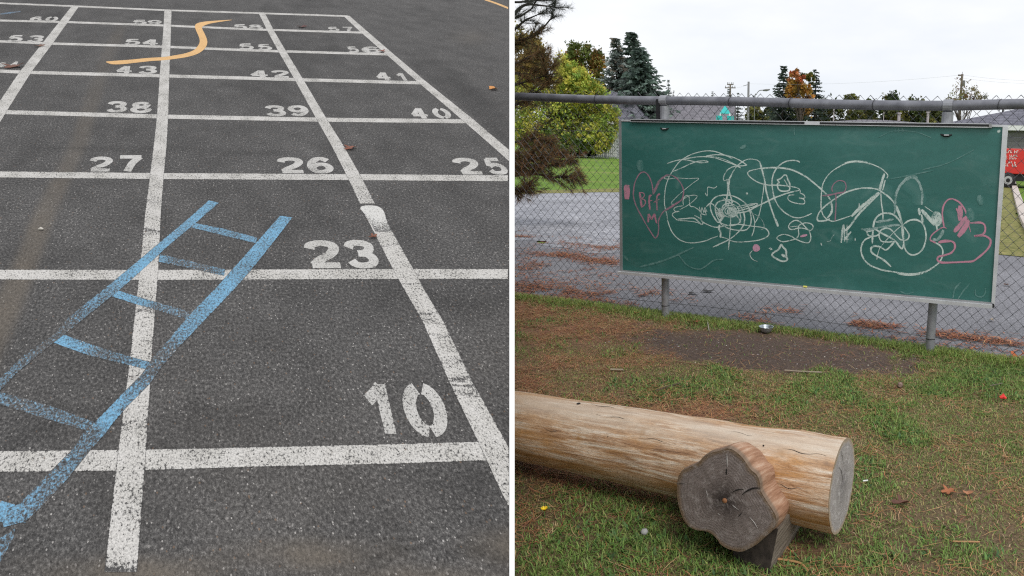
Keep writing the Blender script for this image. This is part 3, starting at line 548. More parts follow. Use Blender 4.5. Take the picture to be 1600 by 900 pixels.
# the second set of wires mirrors the first, so that neighbours hook at the corners
s = -2.55
while s < 3.8:
    zt = railz(s)+.062; nseg = int((zt-zs0)/(pitch_*.5)); pts = []
    for k in range(nseg+1):
        zz = zt-k*pitch_*.5; off = (-pitch_*.5 if k % 2 else 0.0)
        pts.append(fp(s+off+rng.normal(0, .0012), zz+rng.normal(0, .001), .044-.004*(k % 2)))
    mb.tube(pts, .0022, 4, cap=False); s += pitch_
mb.build('wire_mesh', M_WIRE, fe, True)
for z_ in (.115, 1.50):
    mb = MB(); mb.tube([fp(s, z_+.012*math.sin(s*2.1)+(-.02 if z_ > 1 else 0), .048) for s in np.linspace(-2.6, 3.9, 40)], .0022, 5); mb.build('tension_wire', M_WIRE, fe, True)

# ------------------------------------------------------------------ chalkboard
M_ALU = noisy('aluminium', (.52, .53, .55), (.66, .67, .69), 12, .42, .25, bmp=.02, stretch=(1, 1, 1))
M_ALUD = noisy('weathered_aluminium', (.26, .265, .27), (.36, .365, .37), 12, .5, .3)
M_BLACK, _, _ = mat('black_slot', (.012, .012, .013), .6)
M_BOARD, nt, b = mat('green_board', rough=.42, spec=.5); t = N(nt, 'ShaderNodeTexCoord'); mp = N(nt, 'ShaderNodeMapping'); mp.inputs['Rotation'].default_value = (0, .5, 0); mp.inputs['Scale'].default_value = (1, 1, 3)
nt.links.new(t.outputs['Object'], mp.inputs[0]); n1 = noise(nt, 1.6, 5, .6, mp.outputs[0], .6); n2 = noise(nt, 24, 5, .7, t.outputs['Object'])
n5 = noise(nt, 2.3, 6, .7, mp.outputs[0], 1.6)
c = ramp(nt, n1.outputs[0], [(.35, (.030, .135, .118)), (.6, (.038, .155, .137)), (.78, (.065, .185, .166))]); c = mixc(nt, 1.0, c, ramp(nt, n2.outputs[0], [(.3, .93), (.75, 1.1)]), 'MULTIPLY'); c = mixc(nt, ramp(nt, n5.outputs[0], [(.52, 0.), (.75, .28)]), c, (.16, .27, .25))
nt.links.new(c, b.inputs['Base Color']); nt.links.new(ramp(nt, n1.outputs[0], [(.3, .36), (.7, .52)]), b.inputs['Roughness'])
bd = empty('chalkboard', fp(1.05, .35, -.05), 'long green chalkboard in a metal frame covered in chalk scribbles', 'chalkboard')
def onp(pix, off): return onf(np.array([p[0] for p in pix], float), np.array([p[1] for p in pix], float), off)
def bar(name, pix, o0, o1, mt, parent=bd, front=None):
    """a solid of the outline given on the board's plane; o0 back, o1 front offset in metres (towards the viewer is negative)"""
    P = onp(pix, -.055); mb = MB(); mb.prism(P+FN*(o1+.055), P+FN*(o0+.055)); return mb.build(name, mt, parent)
bar('panel', [(970, 188), (1570, 197), (1550, 477), (972, 424)], -.034, -.055, M_BOARD)
bar('frame', [(967.5, 187.5), (971, 187.5), (973, 426), (969.5, 426)], -.032, -.062, M_ALUD)
bar('frame', [(1567, 197.5), (1575, 197.5), (1554, 476.5), (1549, 476.5)], -.032, -.066, M_ALU)
bar('frame', [(971.2, 186.8), (1575, 195.2), (1575, 198.6), (971.2, 189.6)], -.0325, -.061, M_ALU)
bar('map_rail', [(987, 186.0), (1549, 193.2), (1549, 200), (987, 190.6)], -.0615, -.074, M_ALU)
bar('map_rail_slot', [(987.8, 187.2), (1258.5, 190.6), (1258.5, 193.9), (987.8, 189.3)], -.0735, -.0765, M_BLACK)
bar('map_rail_slot', [(1282.5, 191.0), (1546, 194.4), (1546, 198.0), (1282.5, 194.2)], -.0735, -.0765, M_BLACK)
bar('map_rail_cap', [(1545.8, 193.4), (1550, 193.5), (1550, 200), (1545.8, 199.9)], -.0605, -.079, M_ALUD)
bar('chalk_tray', [(969, 423.0), (1551, 475.0), (1551, 480.5), (969, 426.8)], -.030, -.095, M_ALU)
bar('chalk_tray_lip', [(969, 421.4), (1551, 472.4), (1551, 474.9), (969, 422.9)], -.0555, -.066, M_ALUD)
bar('frame_corner', [(1550.6, 474), (1553.6, 474), (1553.6, 480), (1550.6, 480)], -.033, -.075, M_BLACK)
for cx, cy in ((1038.5, 201), (1478.5, 211)):
    P = onf(cx, cy, -.055); mb = MB(); A = np.linspace(0, 2*math.pi, 20)
    mb.tube([P-FD*.036+np.array([0, 0, .005]), P-FD*.015-FN*.004+np.array([0, 0, -.004]), P+FD*.015-FN*.004+np.array([0, 0, -.004]), P+FD*.036+np.array([0, 0, .003])], [.004, .008, .008, .004], 8); bo = mb.build('mounting_clip', M_BLACK, bd)
    mb = MB(); mb.box(P+FD*.004-FN*.013+np.array([0, 0, .000]), (.030, .006, .007), math.atan2(FD[1], FD[0])); mb.build('clip_bolt', M_ALU, bo)

# ---- chalk
def chalk_mat(name, rgb, cover, ep=4.0, es=.14, soft=5.0):
    M, nt, b = mat(name, rough=.85, spec=.15); t = N(nt, 'ShaderNodeTexCoord'); n1 = noise(nt, 190, 3, .8, t.outputs['Object']); n2 = noise(nt, 22, 4, .65, t.outputs['Object']); e = N(nt, 'ShaderNodeAttribute', attribute_name='edge')
    s = mth(nt, 'ADD', n1.outputs[0], mth(nt, 'MULTIPLY', mth(nt, 'SUBTRACT', n2.outputs[0], .5), .65)); d = mth(nt, 'SUBTRACT', mth(nt, 'SUBTRACT', s, cover), mth(nt, 'MULTIPLY', mth(nt, 'POWER', e.outputs['Fac'], ep), es))
    mk = mth(nt, 'MULTIPLY_ADD', d, soft, .5, clamp=True); nt.links.new(mixc(nt, mth(nt, 'MULTIPLY', mk, .95), (.043, .163, .145), rgb), b.inputs['Base Color']); nt.links.new(mth(nt, 'MULTIPLY_ADD', mk, .42, .44), b.inputs['Roughness']); b.inputs['Specular IOR Level'].default_value = .5; return M
M_CW = chalk_mat('white_chalk', (.62, .71, .665), .40); M_CWF = chalk_mat('faint_white_chalk', (.36, .47, .45), .47); M_CP = chalk_mat('pink_chalk', (.56, .245, .335), .34); M_CPF = chalk_mat('dull_pink_chalk', (.37, .185, .255), .40)
M_CWX = chalk_mat('rubbed_chalk', (.20, .33, .31), .53, 2.0, .2, 3.5); M_CL = chalk_mat('lilac_chalk', (.62, .33, .45), .34)
M_SMUDGE = chalk_mat('chalk_dust', (.095, .215, .195), .52, 1.3, .38, 2.2)
ORG = {1: (970, 225), 2: (1030, 290), 3: (1130, 230), 4: (1150, 320), 5: (1270, 240), 6: (1320, 325), 7: (1400, 290)}
HOFF = [0]
def stroke(mb, zone, wd, pts, sm=True, taper=True):
    o = np.array(ORG[zone], float) if zone else np.zeros(2); k = 8. if zone else 1.
    P = o+np.array(pts, float)/k; wd = wd/k; P = smooth_path(P, per=7) if sm else dense(P, max(8, 6*len(pts)))
    T = np.gradient(P, axis=0); T /= np.linalg.norm(T, axis=1)[:, None]+1e-9; nr = np.stack([-T[:, 1], T[:, 0]], 1); n = len(P)
    ww = wd/2*(1.02+.65*fbm(np.arange(n)*.23, np.full(n, HOFF[0]*1.7), 1, 2, 4)); P = P+.12*(np.stack([fbm(np.arange(n)*.4, np.full(n, 3.1*HOFF[0]), 1, 2, 5), fbm(np.arange(n)*.4, np.full(n, 7.7*HOFF[0]), 1, 2, 6)], 1)-.5)*2
    if taper: ww = ww*np.minimum(1, .55+.45*np.minimum(np.arange(n), n-1-np.arange(n))/2.5)
    h = -.0553-.000008*HOFF[0]-np.linspace(0, .000006, n); HOFF[0] += 1
    rows = [P+nr*ww[:, None], P, P-nr*ww[:, None]]; V = []
    for q in rows:
        r = ray(q[:, 0], q[:, 1]); base = EYE+r*(((A_+FN*-.055-EYE)@FN)/(r@FN))[:, None]; V.append(base+FN*(h+.055)[:, None])
    mb.add(np.concatenate(V), [(r*n+i, r*n+i+1, (r+1)*n+i+1, (r+1)*n+i) for r in range(2) for i in range(n-1)], edge=np.repeat([1., 0, 1.], n))
def drawing(name, mt, strokes, label=None):
    mb = MB()
    for st in strokes: stroke(mb, *st)
    o = mb.build(name, mt, bd)
    if label: o['label'] = label
    return o
def zig(x0, y0, x1, y1, wd, n, r=0.0):       # back-and-forth filling of a patch
    a = np.array([x0, y0], float); b_ = np.array([x1, y1], float); d = b_-a; q = np.array([-d[1], d[0]])/np.linalg.norm(d)*wd/2; o = []
    for i in range(n): o.append(a+d*i/(n-1)+q*(1 if i % 2 else -1)*(1+random.uniform(-.2, .2)))
    return o
def blob(cx, cy, rx, ry, turns=4): return [(cx+rx*(1-.85*i/(turns*9))*math.cos(i*.7), cy+ry*(1-.85*i/(turns*9))*math.sin(i*.7)) for i in range(turns*9)]
W1 = [(1, 9.5, [(1400, 185), (1280, 130), (1180, 95), (1080, 85), (960, 105), (850, 145), (760, 200), (700, 260), (640, 350), (600, 420), (565, 520), (550, 620), (545, 720), (555, 800), (575, 880), (590, 970), (630, 1080), (690, 1160), (760, 1210), (860, 1235), (960, 1230), (1060, 1210), (1130, 1180), (1215, 1150)]),
      (1, 9, [(575, 245), (680, 210), (780, 195), (900, 215), (1000, 235), (1090, 225), (1050, 210), (980, 215), (900, 235), (780, 290), (640, 350)]),
      (1, 10, [(760, 195), (860, 175), (980, 160), (1100, 160), (1200, 180), (1300, 215), (1400, 250), (1500, 300)]),
      (1, 10, [(1065, 150), (1180, 135), (1300, 140), (1400, 165), (1480, 200), (1550, 245), (1570, 265), (1480, 275), (1400, 285), (1330, 330), (1290, 400), (1285, 450), (1320, 450), (1370, 420), (1400, 340)]),
      (1, 7, [(1120, 150), (1240, 175), (1350, 215), (1480, 280)]),
      (3, 9, [(60, 420), (100, 350), (140, 280), (190, 220), (270, 165), (340, 148), (420, 160), (455, 185)]),
      (3, 15, [(455, 175), (490, 300), (520, 420), (540, 560), (580, 700), (640, 880), (680, 990)]), (4, 17, [(490, 170), (530, 270)]),
      (1, 13, [(1330, 450), (1338, 550), (1330, 650), (1300, 760)]), (1, 12, [(1362, 440), (1350, 550), (1370, 640), (1400, 740)]), (1, 9, [(1345, 440), (1345, 560), (1360, 650)]),
      (1, 6, [(610, 405), (555, 412), (548, 432), (600, 437), (700, 425), (850, 432), (975, 430), (900, 490), (800, 570), (720, 640), (650, 710), (630, 745), (660, 752), (710, 742)]),
      (1, 8, [(1055, 610), (1080, 650), (1085, 550), (1110, 540), (1160, 550), (1190, 540), (1200, 525)])]
W2 = [(2, 7, [(260, 300), (350, 250), (430, 190), (475, 135), (440, 120), (370, 130), (310, 165)]), (2, 8, [(305, 245), (298, 190), (318, 140), (350, 120), (375, 150), (385, 250), (440, 268), (500, 310), (525, 350)]),
      (2, 8, [(300, 252), (220, 265), (185, 290), (200, 320), (250, 322), (190, 335), (163, 365), (190, 400), (225, 432)]), (2, 12, [(225, 420), (330, 412), (420, 405), (470, 430), (520, 480), (545, 475), (520, 420), (440, 370)]), (2, 7, [(230, 437), (350, 442), (450, 455), (520, 480)]),
      (2, 9, [(500, 265), (525, 350), (535, 270), (560, 340), (570, 270), (600, 330), (570, 300), (590, 370), (520, 350), (525, 430)], False)]
W3 = [(2, 12, [(590, 265), (640, 222), (700, 260), (760, 330), (800, 410)]),
      (2, 12, [(800, 410), (740, 460), (690, 400), (650, 320), (640, 230), (680, 165), (740, 130), (820, 118), (920, 130), (1010, 170), (1090, 235), (1130, 310), (1150, 400), (1140, 490), (1090, 550), (1000, 560), (880, 540), (780, 490)]),
      (2, 12, [(780, 490), (730, 400), (705, 320), (705, 250), (740, 205), (790, 185), (880, 180), (980, 220), (1040, 300), (1068, 400), (1050, 500), (980, 590), (880, 670), (780, 720), (670, 770)]),
      (2, 10, [(780, 300), (800, 250), (850, 225), (910, 230), (980, 270), (1010, 350), (1020, 430), (980, 480), (900, 500), (800, 480), (750, 440), (800, 405)]),
      (2, 9, blob(885, 315, 110, 85, 3)), (2, 11, blob(905, 325, 55, 60, 5)), (2, 16, zig(735, 300, 800, 400, 70, 12)), (2, 14, [(960, 360), (1000, 420), (1020, 460)]),
      (2, 8, [(800, 150), (870, 200), (930, 260), (960, 300)]), (2, 8, [(850, 160), (840, 230), (800, 310)]), (2, 8, [(880, 190), (860, 260), (900, 330)]), (2, 7, [(890, 130), (910, 230), (940, 320)]),
      (2, 10, [(930, 330), (1050, 300), (1180, 265), (1230, 225), (1120, 235), (980, 262)]), (2, 9, [(930, 300), (1060, 270), (1200, 235)]), (2, 13, [(920, 350), (1100, 322), (1200, 270), (1300, 222), (1450, 150), (1600, 95), (1680, 75), (1740, 62)]),
      (2, 11, [(895, 400), (890, 500), (880, 650), (866, 800)]),
      (2, 10, [(520, 430), (545, 455), (600, 485), (700, 520), (800, 510), (900, 490), (1000, 485), (1150, 505), (1300, 525), (1355, 560), (1370, 610), (1320, 655), (1200, 690), (1000, 705), (900, 690), (840, 660), (765, 640)]),
      (2, 19, [(755, 490), (748, 540), (768, 590), (765, 650)]), (2, 9, [(1310, -40), (1305, 40), (1290, 150), (1270, 280), (1240, 390), (1190, 480)]), (2, 9, [(1090, 240), (1160, 340), (1192, 450), (1185, 550), (1158, 632)])]
W4 = [(3, 11, [(930, 545), (955, 530), (930, 512), (850, 492), (700, 475), (560, 472), (460, 448), (370, 400), (310, 340), (330, 298), (450, 268)]), (3, 16, [(450, 268), (600, 256), (750, 262), (850, 282), (950, 322), (1050, 380), (1150, 460), (1230, 530), (1300, 600), (1340, 660)]), (3, 19, [(1345, 670), (1362, 760), (1345, 830), (1300, 885)]),
      (3, 12, [(960, 190), (930, 172), (870, 165), (780, 180), (700, 230), (640, 310), (610, 420), (620, 540), (650, 660), (710, 760), (790, 830), (880, 875), (970, 880), (1060, 850), (1108, 825)]),
      (3, 14, [(670, 410), (720, 390), (755, 352), (790, 352), (806, 400), (830, 450), (826, 535), (740, 550), (690, 520), (678, 460), (700, 440), (672, 405)]), (3, 9, [(760, 400), (790, 450), (820, 500)]),
      (3, 9, [(965, 540), (965, 575), (1005, 592), (1022, 625), (1000, 640), (950, 635), (1005, 650), (1020, 690), (990, 710), (870, 690), (815, 655), (812, 615), (840, 597), (890, 597)]),
      (5, 11, [(925, 310), (935, 265), (860, 190), (760, 140), (650, 105), (530, 97), (420, 120), (320, 170), (220, 240), (150, 330), (115, 430), (105, 560), (105, 680), (130, 770), (190, 828), (260, 845), (350, 820), (480, 775)]), (5, 18, [(400, 118), (530, 97), (650, 108), (740, 135)]),
      (5, 34, [(485, 785), (580, 690), (690, 600), (830, 485)]), (5, 15, [(580, 700), (580, 620)]), (5, 17, [(475, 900), (560, 775), (690, 640), (845, 490)]), (5, 20, [(400, 970), (470, 900), (540, 800)]), (6, 13, [(60, 245), (120, 150), (210, 20)]),
      (5, 27, [(895, 250), (855, 380), (832, 465)]), (5, 15, [(905, 330), (872, 460)]), (5, 12, [(850, 480), (858, 620), (874, 720), (878, 830)]),
      (5, 15, [(215, 815), (150, 838), (70, 840), (60, 790), (100, 710), (200, 620), (300, 550), (420, 482), (560, 440), (680, 430), (800, 445), (880, 490), (970, 560), (1040, 650), (1090, 760), (1112, 890)])]
W5 = [(6, 16, [(640, 0), (690, 110), (725, 230), (735, 400), (740, 470), (770, 540), (830, 585), (900, 575), (960, 530), (1000, 450), (1015, 350), (1000, 250), (960, 180), (880, 145), (800, 160), (740, 200)]), (6, 8, [(740, 200), (650, 270), (540, 380), (440, 500), (410, 590), (400, 650)]), (6, 12, [(720, 180), (715, 300), (735, 420)]),
      (6, 18, [(345, 445), (350, 300), (370, 170), (420, 95), (500, 65), (600, 80), (670, 140), (725, 220)]),
      (6, 16, [(210, 260), (300, 290), (380, 268), (450, 310), (550, 360), (630, 410), (690, 490), (720, 505), (740, 440)]), (6, 17, [(630, 410), (560, 490), (510, 525), (450, 490), (380, 475), (330, 500), (340, 560), (420, 610), (500, 660), (580, 735)]),
      (6, 15, [(270, 290), (300, 345), (380, 350), (440, 325)]), (6, 13, [(620, 415), (530, 425), (460, 415), (430, 360), (440, 290), (500, 255), (570, 265), (640, 340), (700, 395), (770, 400), (805, 350), (780, 290), (735, 230)]),
      (6, 15, [(330, 360), (250, 400), (210, 470), (205, 550), (240, 640), (310, 710), (400, 752), (500, 782), (620, 800), (760, 828), (900, 825), (1000, 800), (1100, 745), (1180, 680), (1220, 600), (1222, 520), (1180, 460), (1100, 420), (1065, 400)]), (6, 28, [(660, 815), (780, 830), (900, 825), (1000, 798)]),
      (6, 26, [(925, 0), (938, 90)]), (6, 30, [(960, 20), (1040, 120), (1120, 215)]), (6, 30, [(985, 40), (1060, 130), (1140, 200)]), (6, 22, [(960, 80), (975, 200)]), (6, 30, blob(1150, 130, 52, 82, 4)), (6, 9, [(1000, -20), (1100, 50)]), (6, 22, [(1140, 190), (1160, 290)])]
W6 = [(4, 10, [(740, 430), (680, 390), (600, 370), (530, 390), (515, 425), (580, 460), (660, 450), (740, 430)]), (4, 11, [(690, 385), (740, 425), (850, 470), (910, 470), (935, 420), (920, 340), (860, 270), (800, 212), (740, 195), (680, 230), (658, 280), (700, 310), (790, 290), (870, 300), (930, 322), (965, 280), (940, 240), (870, 225), (800, 250), (780, 290), (785, 370), (760, 420)]), (4, 8, [(670, 277), (780, 265)]),
      (4, 17, [(565, 490), (530, 560), (480, 590), (450, 630), (500, 670), (580, 705), (640, 690), (630, 640), (625, 570), (590, 530), (565, 490)]), (4, 30, [(570, 620), (635, 660)]), (4, 7, [(410, 552), (430, 540), (450, 555), (425, 562)]),
      (4, 22, [(1315, 475), (1340, 250)]), (4, 15, [(1350, 245), (1360, 460)]), (4, 7, [(1388, 250), (1388, 480)]), (4, 22, [(1350, 440), (1440, 335)]), (4, 8, [(1350, 430), (1410, 430)]), (4, 9, [(1490, 415), (1490, 450)]), (4, 9, [(1060, 475), (1075, 510)]), (4, 7, [(205, 572), (175, 612), (190, 660), (230, 695), (270, 706)]), (2, 10, blob(1097, 98, 10, 8, 2))]
for st in ((1, 70, [(640, 300), (720, 420), (700, 560)]), (2, 150, [(760, 200), (900, 330), (1020, 480)]), (3, 110, [(420, 200), (560, 420), (640, 700)]), (5, 120, [(600, 560), (800, 420), (1000, 520)]), (5, 140, [(1150, 330), (1300, 480), (1340, 640)]), (6, 170, [(420, 180), (640, 330), (760, 480)]), (7, 110, [(640, 300), (820, 520), (1000, 700)]), (4, 90, [(1200, 320), (1330, 420), (1460, 420)])):
    drawing('smudge', M_SMUDGE, [st])
drawing('white_scribble', M_CW, W1, 'white chalk loops and arcs at the upper left of the board'); drawing('white_flower', M_CW, W2); drawing('white_coil', M_CW, W3, 'tangled white chalk coil left of the middle'); drawing('white_scribble', M_CW, W4, 'large white chalk arcs across the middle'); drawing('white_scribble', M_CW, W5, 'tangled white chalk loops at the lower right'); drawing('white_flower', M_CW, W6[:3]); drawing('white_triangle', M_CW, W6[3:5]); drawing('white_zigzag', M_CW, W6[6:11])
for st in W6[5:6]+W6[11:]: drawing('chalk_mark', M_CW, [st])
FA = [(5, 25, [(1020, 770), (1030, 620), (1045, 500), (1090, 405), (1180, 320), (1250, 297), (1310, 335), (1350, 420), (1370, 520), (1362, 640)]), (5, 20, [(1090, 390), (1180, 300), (1245, 275), (1310, 300)]), (5, 24, [(790, 855), (900, 840), (1010, 820)]), (6, 22, [(210, 270), (300, 265), (450, 240), (620, 215), (700, 215)]), (6, 34, [(1100, 395), (1160, 390), (1205, 340), (1232, 275)]), (2, 7, [(1160, 340), (1250, 392), (1300, 455), (1312, 510), (1300, 540), (1270, 550)]), (4, 8, [(1130, 462), (1180, 450), (1205, 400), (1230, 370)])]
drawing('faint_arch', M_CWF, FA[:2])
for st in FA[2:]: drawing('chalk_mark', M_CWF, [st])
drawing('pink_heart', M_CPF, [(1, 12, [(405, 630), (400, 560), (385, 480), (350, 400), (300, 352), (250, 362), (210, 410), (175, 490), (160, 580), (160, 660), (180, 740), (220, 830), (260, 900), (320, 1010), (375, 1100), (430, 1175), (465, 1130), (475, 1050), (470, 980), (490, 910), (545, 835), (620, 785), (700, 740), (765, 690), (785, 610), (775, 540), (730, 460), (660, 402), (600, 385)]), (1, 24, [(405, 625), (440, 550), (490, 455), (540, 410)]), (1, 20, [(545, 835), (640, 780), (740, 715)]), (1, 14, [(540, 410), (575, 390), (610, 388)])], 'pink chalk heart outline with letters inside')
M_CPT = chalk_mat('rose_chalk', (.48, .20, .28), .38)
drawing('pink_lettering', M_CPT, [(1, 20, [(235, 600), (250, 700), (262, 795)]), (1, 11, [(240, 605), (280, 612), (296, 640), (282, 670), (250, 687), (295, 697), (310, 730), (290, 768), (262, 790)]), (1, 17, [(388, 640), (362, 652), (356, 690), (358, 750), (365, 820)]), (1, 9, [(340, 716), (395, 704)]), (1, 17, [(492, 625), (462, 640), (450, 690), (455, 830)]), (1, 10, [(412, 730), (485, 690)]),
         (0, 2.2, [(1012.8, 347.5), (1013.6, 334.5), (1018.2, 342.5), (1022.6, 334.2), (1024.2, 341), (1026.2, 349)], False), (0, 1.6, [(1012.5, 334.5), (1013.8, 347)])], 'pink chalk letters Bff M')
drawing('pink_patch', M_CP, [(1, 36, [(66, 508), (64, 690)]), (1, 36, [(94, 512), (92, 690)]), (1, 20, [(50, 520), (50, 600)])], 'small solid pink chalk patch at the left edge')
drawing('pink_loop', M_CPF, [(5, 10, [(248, 480), (240, 430), (270, 372), (330, 337), (395, 352), (417, 400), (410, 450), (390, 482)]), (5, 17, [(120, 525), (200, 520), (280, 502), (390, 482)]), (5, 14, [(288, 510), (290, 640), (280, 840)])])
drawing('pink_flower_outline', M_CP, [(7, 15, [(605, 530), (585, 420), (580, 330), (600, 240), (650, 178), (710, 167), (790, 207), (850, 282), (890, 372), (922, 460)]), (7, 9, [(545, 535), (600, 522), (632, 535)]), (7, 12, [(550, 540), (490, 580), (440, 630), (430, 680), (480, 712)]), (7, 19, [(440, 690), (500, 715)]), (7, 26, [(530, 712), (600, 695), (690, 692)]), (7, 19, [(690, 690), (730, 722), (735, 780), (690, 840), (600, 872), (530, 890), (520, 930), (570, 960), (710, 960), (860, 952), (960, 945), (1040, 890), (1130, 810), (1177, 740), (1180, 680), (1140, 642), (1080, 622), (985, 630), (1080, 612), (1115, 560), (1105, 490), (1050, 462), (925, 468)]),
         (7, 52, [(802, 250), (800, 440)]), (7, 16, [(752, 282), (780, 345), (790, 440)]), (7, 42, [(885, 385), (810, 480), (728, 580)]), (7, 50, [(905, 430), (850, 540), (778, 640)]), (7, 9, [(915, 500), (932, 580)])], 'bold pink chalk outline at the right end of the board')
drawing('lilac_dot', M_CL, [(4, 22, blob(255, 537, 36, 36, 3))]); drawing('lilac_dash', M_CL, [(4, 24, [(805, 397), (890, 375)])])
for st in [(0, 1.6, [(1241, 196), (1241.3, 211)]), (0, 4, [(975, 399), (982, 407)]), (0, 3, [(1000, 417), (1040, 406), (1085, 386)]), (0, 2, [(1060, 398), (1075, 415), (1095, 420), (1115, 407), (1130, 405)]), (0, 2.2, [(1489, 466), (1492, 452), (1502, 440)]), (0, 2.2, [(1497, 467), (1505, 455), (1515, 443)]), (0, 2, [(1524, 452), (1525, 461), (1533, 464), (1539, 459), (1540, 450)]), (0, 1.6, [(1442, 265), (1480, 255), (1522, 234)]), (0, 1.6, [(1390, 280), (1440, 270), (1460, 266)]), (0, 9, [(1000, 250), (1001, 268)]), (0, 9, [(1515, 325), (1519, 345)]), (0, 8, [(1530, 305), (1534, 320)]), (0, 5, [(1157, 232), (1166, 227)]), (0, 2.2, [(1407, 455), (1417, 459), (1428, 456)]), (0, 1.8, [(1398.5, 200), (1400, 206.5)]), (0, 1.8, [(1404, 200), (1405, 207)]), (0, 1.8, [(1410, 200), (1411, 207)]), (0, 1.4, [(1372, 215), (1395, 205), (1430, 206), (1455, 215)])]: drawing('rubbed_mark', M_CWX, [st])
mb = MB(); stroke(mb, 0, 3.4, [(1558.6, 206.5), (1563, 203.6)], False); mb.build('white_mark', M_CW, bd)
P = onf(1258, 449.5, -.078); mb = MB(); mb.tube([P-FD*.014+[0, 0, .008], P+FD*.014+[0, 0, .008]], .006, 8)
tag(mb.build('chalk_stick', mat('yellow_chalk', (.75, .70, .15), .9)[0]), 'stub of yellow chalk lying on the chalk tray', 'chalk')

# ------------------------------------------------------------------ log bench
def on_log(px_, py_, k, zb):      # centre of a log whose lower side lies zb above the ground, k = radius / distance
    d = ray(px_, py_); lo_, hi_ = .5, 8
    for _ in range(60):
        t = (lo_+hi_)/2
        if (EYE+d*t)[2]-k*t > zb: lo_ = t
        else: hi_ = t
    return EYE+d*t, k*t
CR, RR = on_log(1316., 758., .0672, .055); CL, RL = on_log(800., 662., .0470, .05)
AX = CL-CR; CL = CR+AX*1.22; RL = RR+(RL-RR)*1.22; AXL = np.linalg.norm(AX)*1.22; AX /= np.linalg.norm(AX)
e1 = np.cross(AX, [0, 0, 1]); e1 /= np.linalg.norm(e1); e2 = np.cross(e1, AX); e2 *= np.sign(e2[2])
if e1[1] > 0: e1 = -e1                                    # e1 points to the viewer
M_LOG, nt, b = mat('peeled_log', rough=.72, spec=.25); uvn = N(nt, 'ShaderNodeUVMap', uv_map='grid')
def mapped(sc, loc=(0, 0, 0)):
    q = N(nt, 'ShaderNodeMapping'); q.inputs['Scale'].default_value = (*sc, 1); q.inputs['Location'].default_value = loc; nt.links.new(uvn.outputs[0], q.inputs[0]); return q.outputs[0]
a1 = noise(nt, 1, 6, .75, mapped((3.5, 44)), .5); a2 = noise(nt, 1, 5, .8, mapped((11, 170), (3, 1, 0)), .3); a3 = noise(nt, 1, 4, .65, mapped((2.0, 11), (9, 4, 0)), .6); a4 = noise(nt, 1, 4, .8, mapped((55, 420), (1, 7, 0)))
c = ramp(nt, a1.outputs[0], [(.34, (.17, .085, .042)), (.43, (.38, .21, .11)), (.50, (.52, .345, .215)), (.56, (.63, .49, .36)), (.65, (.76, .69, .60))])
c = mixc(nt, ramp(nt, a3.outputs[0], [(.50, 0.), (.64, .72)]), c, (.50, .255, .085)); c = mixc(nt, ramp(nt, a3.outputs[0], [(.30, .6), (.42, 0.)]), c, (.64, .57, .49))
c = mixc(nt, ramp(nt, a2.outputs[0], [(.55, 0.), (.68, .7)]), c, (.255, .17, .13)); c = mixc(nt, ramp(nt, a2.outputs[0], [(.30, .7), (.42, 0.)]), c, (.68, .62, .54)); c = mixc(nt, 1.0, c, ramp(nt, a4.outputs[0], [(.33, .55), (.5, 1.0), (.66, 1.25)]), 'MULTIPLY')
wt_ = N(nt, 'ShaderNodeAttribute', attribute_name='stain'); c = mixc(nt, wt_.outputs['Fac'], c, (.33, .16, .042))
wp_ = N(nt, 'ShaderNodeAttribute', attribute_name='pale'); c = mixc(nt, wp_.outputs['Fac'], c, mixc(nt, a2.outputs[0], (.66, .58, .49), (.50, .40, .30)))
nt.links.new(c, b.inputs['Base Color']); bump(nt, b, mth(nt, 'ADD', a2.outputs[0], mth(nt, 'MULTIPLY', a4.outputs[0], .5)), .35, .008)
def end_grain(name, rim, mid, core, rings=60, pale=(.42, .40, .38)):
    M, nt, b = mat(name, rough=.85, spec=.2); uvn = N(nt, 'ShaderNodeUVMap', uv_map='grid'); dn = noise(nt, 6, 4, .6, uvn.outputs[0])
    sub = N(nt, 'ShaderNodeVectorMath', operation='SUBTRACT'); nt.links.new(dn.outputs['Color'], sub.inputs[0]); sub.inputs[1].default_value = (.5, .5, .5)
    sc = N(nt, 'ShaderNodeVectorMath', operation='SCALE'); nt.links.new(sub.outputs[0], sc.inputs[0]); sc.inputs['Scale'].default_value = .10
    ad = N(nt, 'ShaderNodeVectorMath', operation='ADD'); nt.links.new(uvn.outputs[0], ad.inputs[0]); nt.links.new(sc.outputs[0], ad.inputs[1])
    ln = N(nt, 'ShaderNodeVectorMath', operation='LENGTH'); nt.links.new(ad.outputs[0], ln.inputs[0])
    wv_ = mth(nt, 'MULTIPLY_ADD', mth(nt, 'SINE', mth(nt, 'MULTIPLY', ln.outputs['Value'], rings)), .5, .5)
    c = ramp(nt, ln.outputs['Value'], [(.10, core), (.30, tuple((u+v)/2 for u, v in zip(core, mid))), (.58, mid), (.88, mid), (.97, rim)]); n1 = noise(nt, 5, 6, .65, uvn.outputs[0]); n2 = noise(nt, 45, 4, .75, uvn.outputs[0])
    c = mixc(nt, 1.0, c, ramp(nt, wv_, [(0., .92), (1., 1.05)]), 'MULTIPLY'); c = mixc(nt, ramp(nt, n1.outputs[0], [(.50, 0.), (.68, .75)]), c, pale); c = mixc(nt, 1.0, c, ramp(nt, n2.outputs[0], [(.3, .6), (.5, 1.), (.7, 1.4)]), 'MULTIPLY')
    nt.links.new(c, b.inputs['Base Color']); bump(nt, b, mth(nt, 'ADD', n2.outputs[0], mth(nt, 'MULTIPLY', wv_, .2)), .5, .006); return M
M_ENDG = end_grain('grey_end_grain', (.36, .28, .19), (.335, .31, .295), (.21, .195, .19), 70, (.54, .515, .495)); M_ENDD = end_grain('dark_end_grain', (.175, .118, .072), (.195, .160, .147), (.052, .041, .038), 95, (.33, .29, .275))
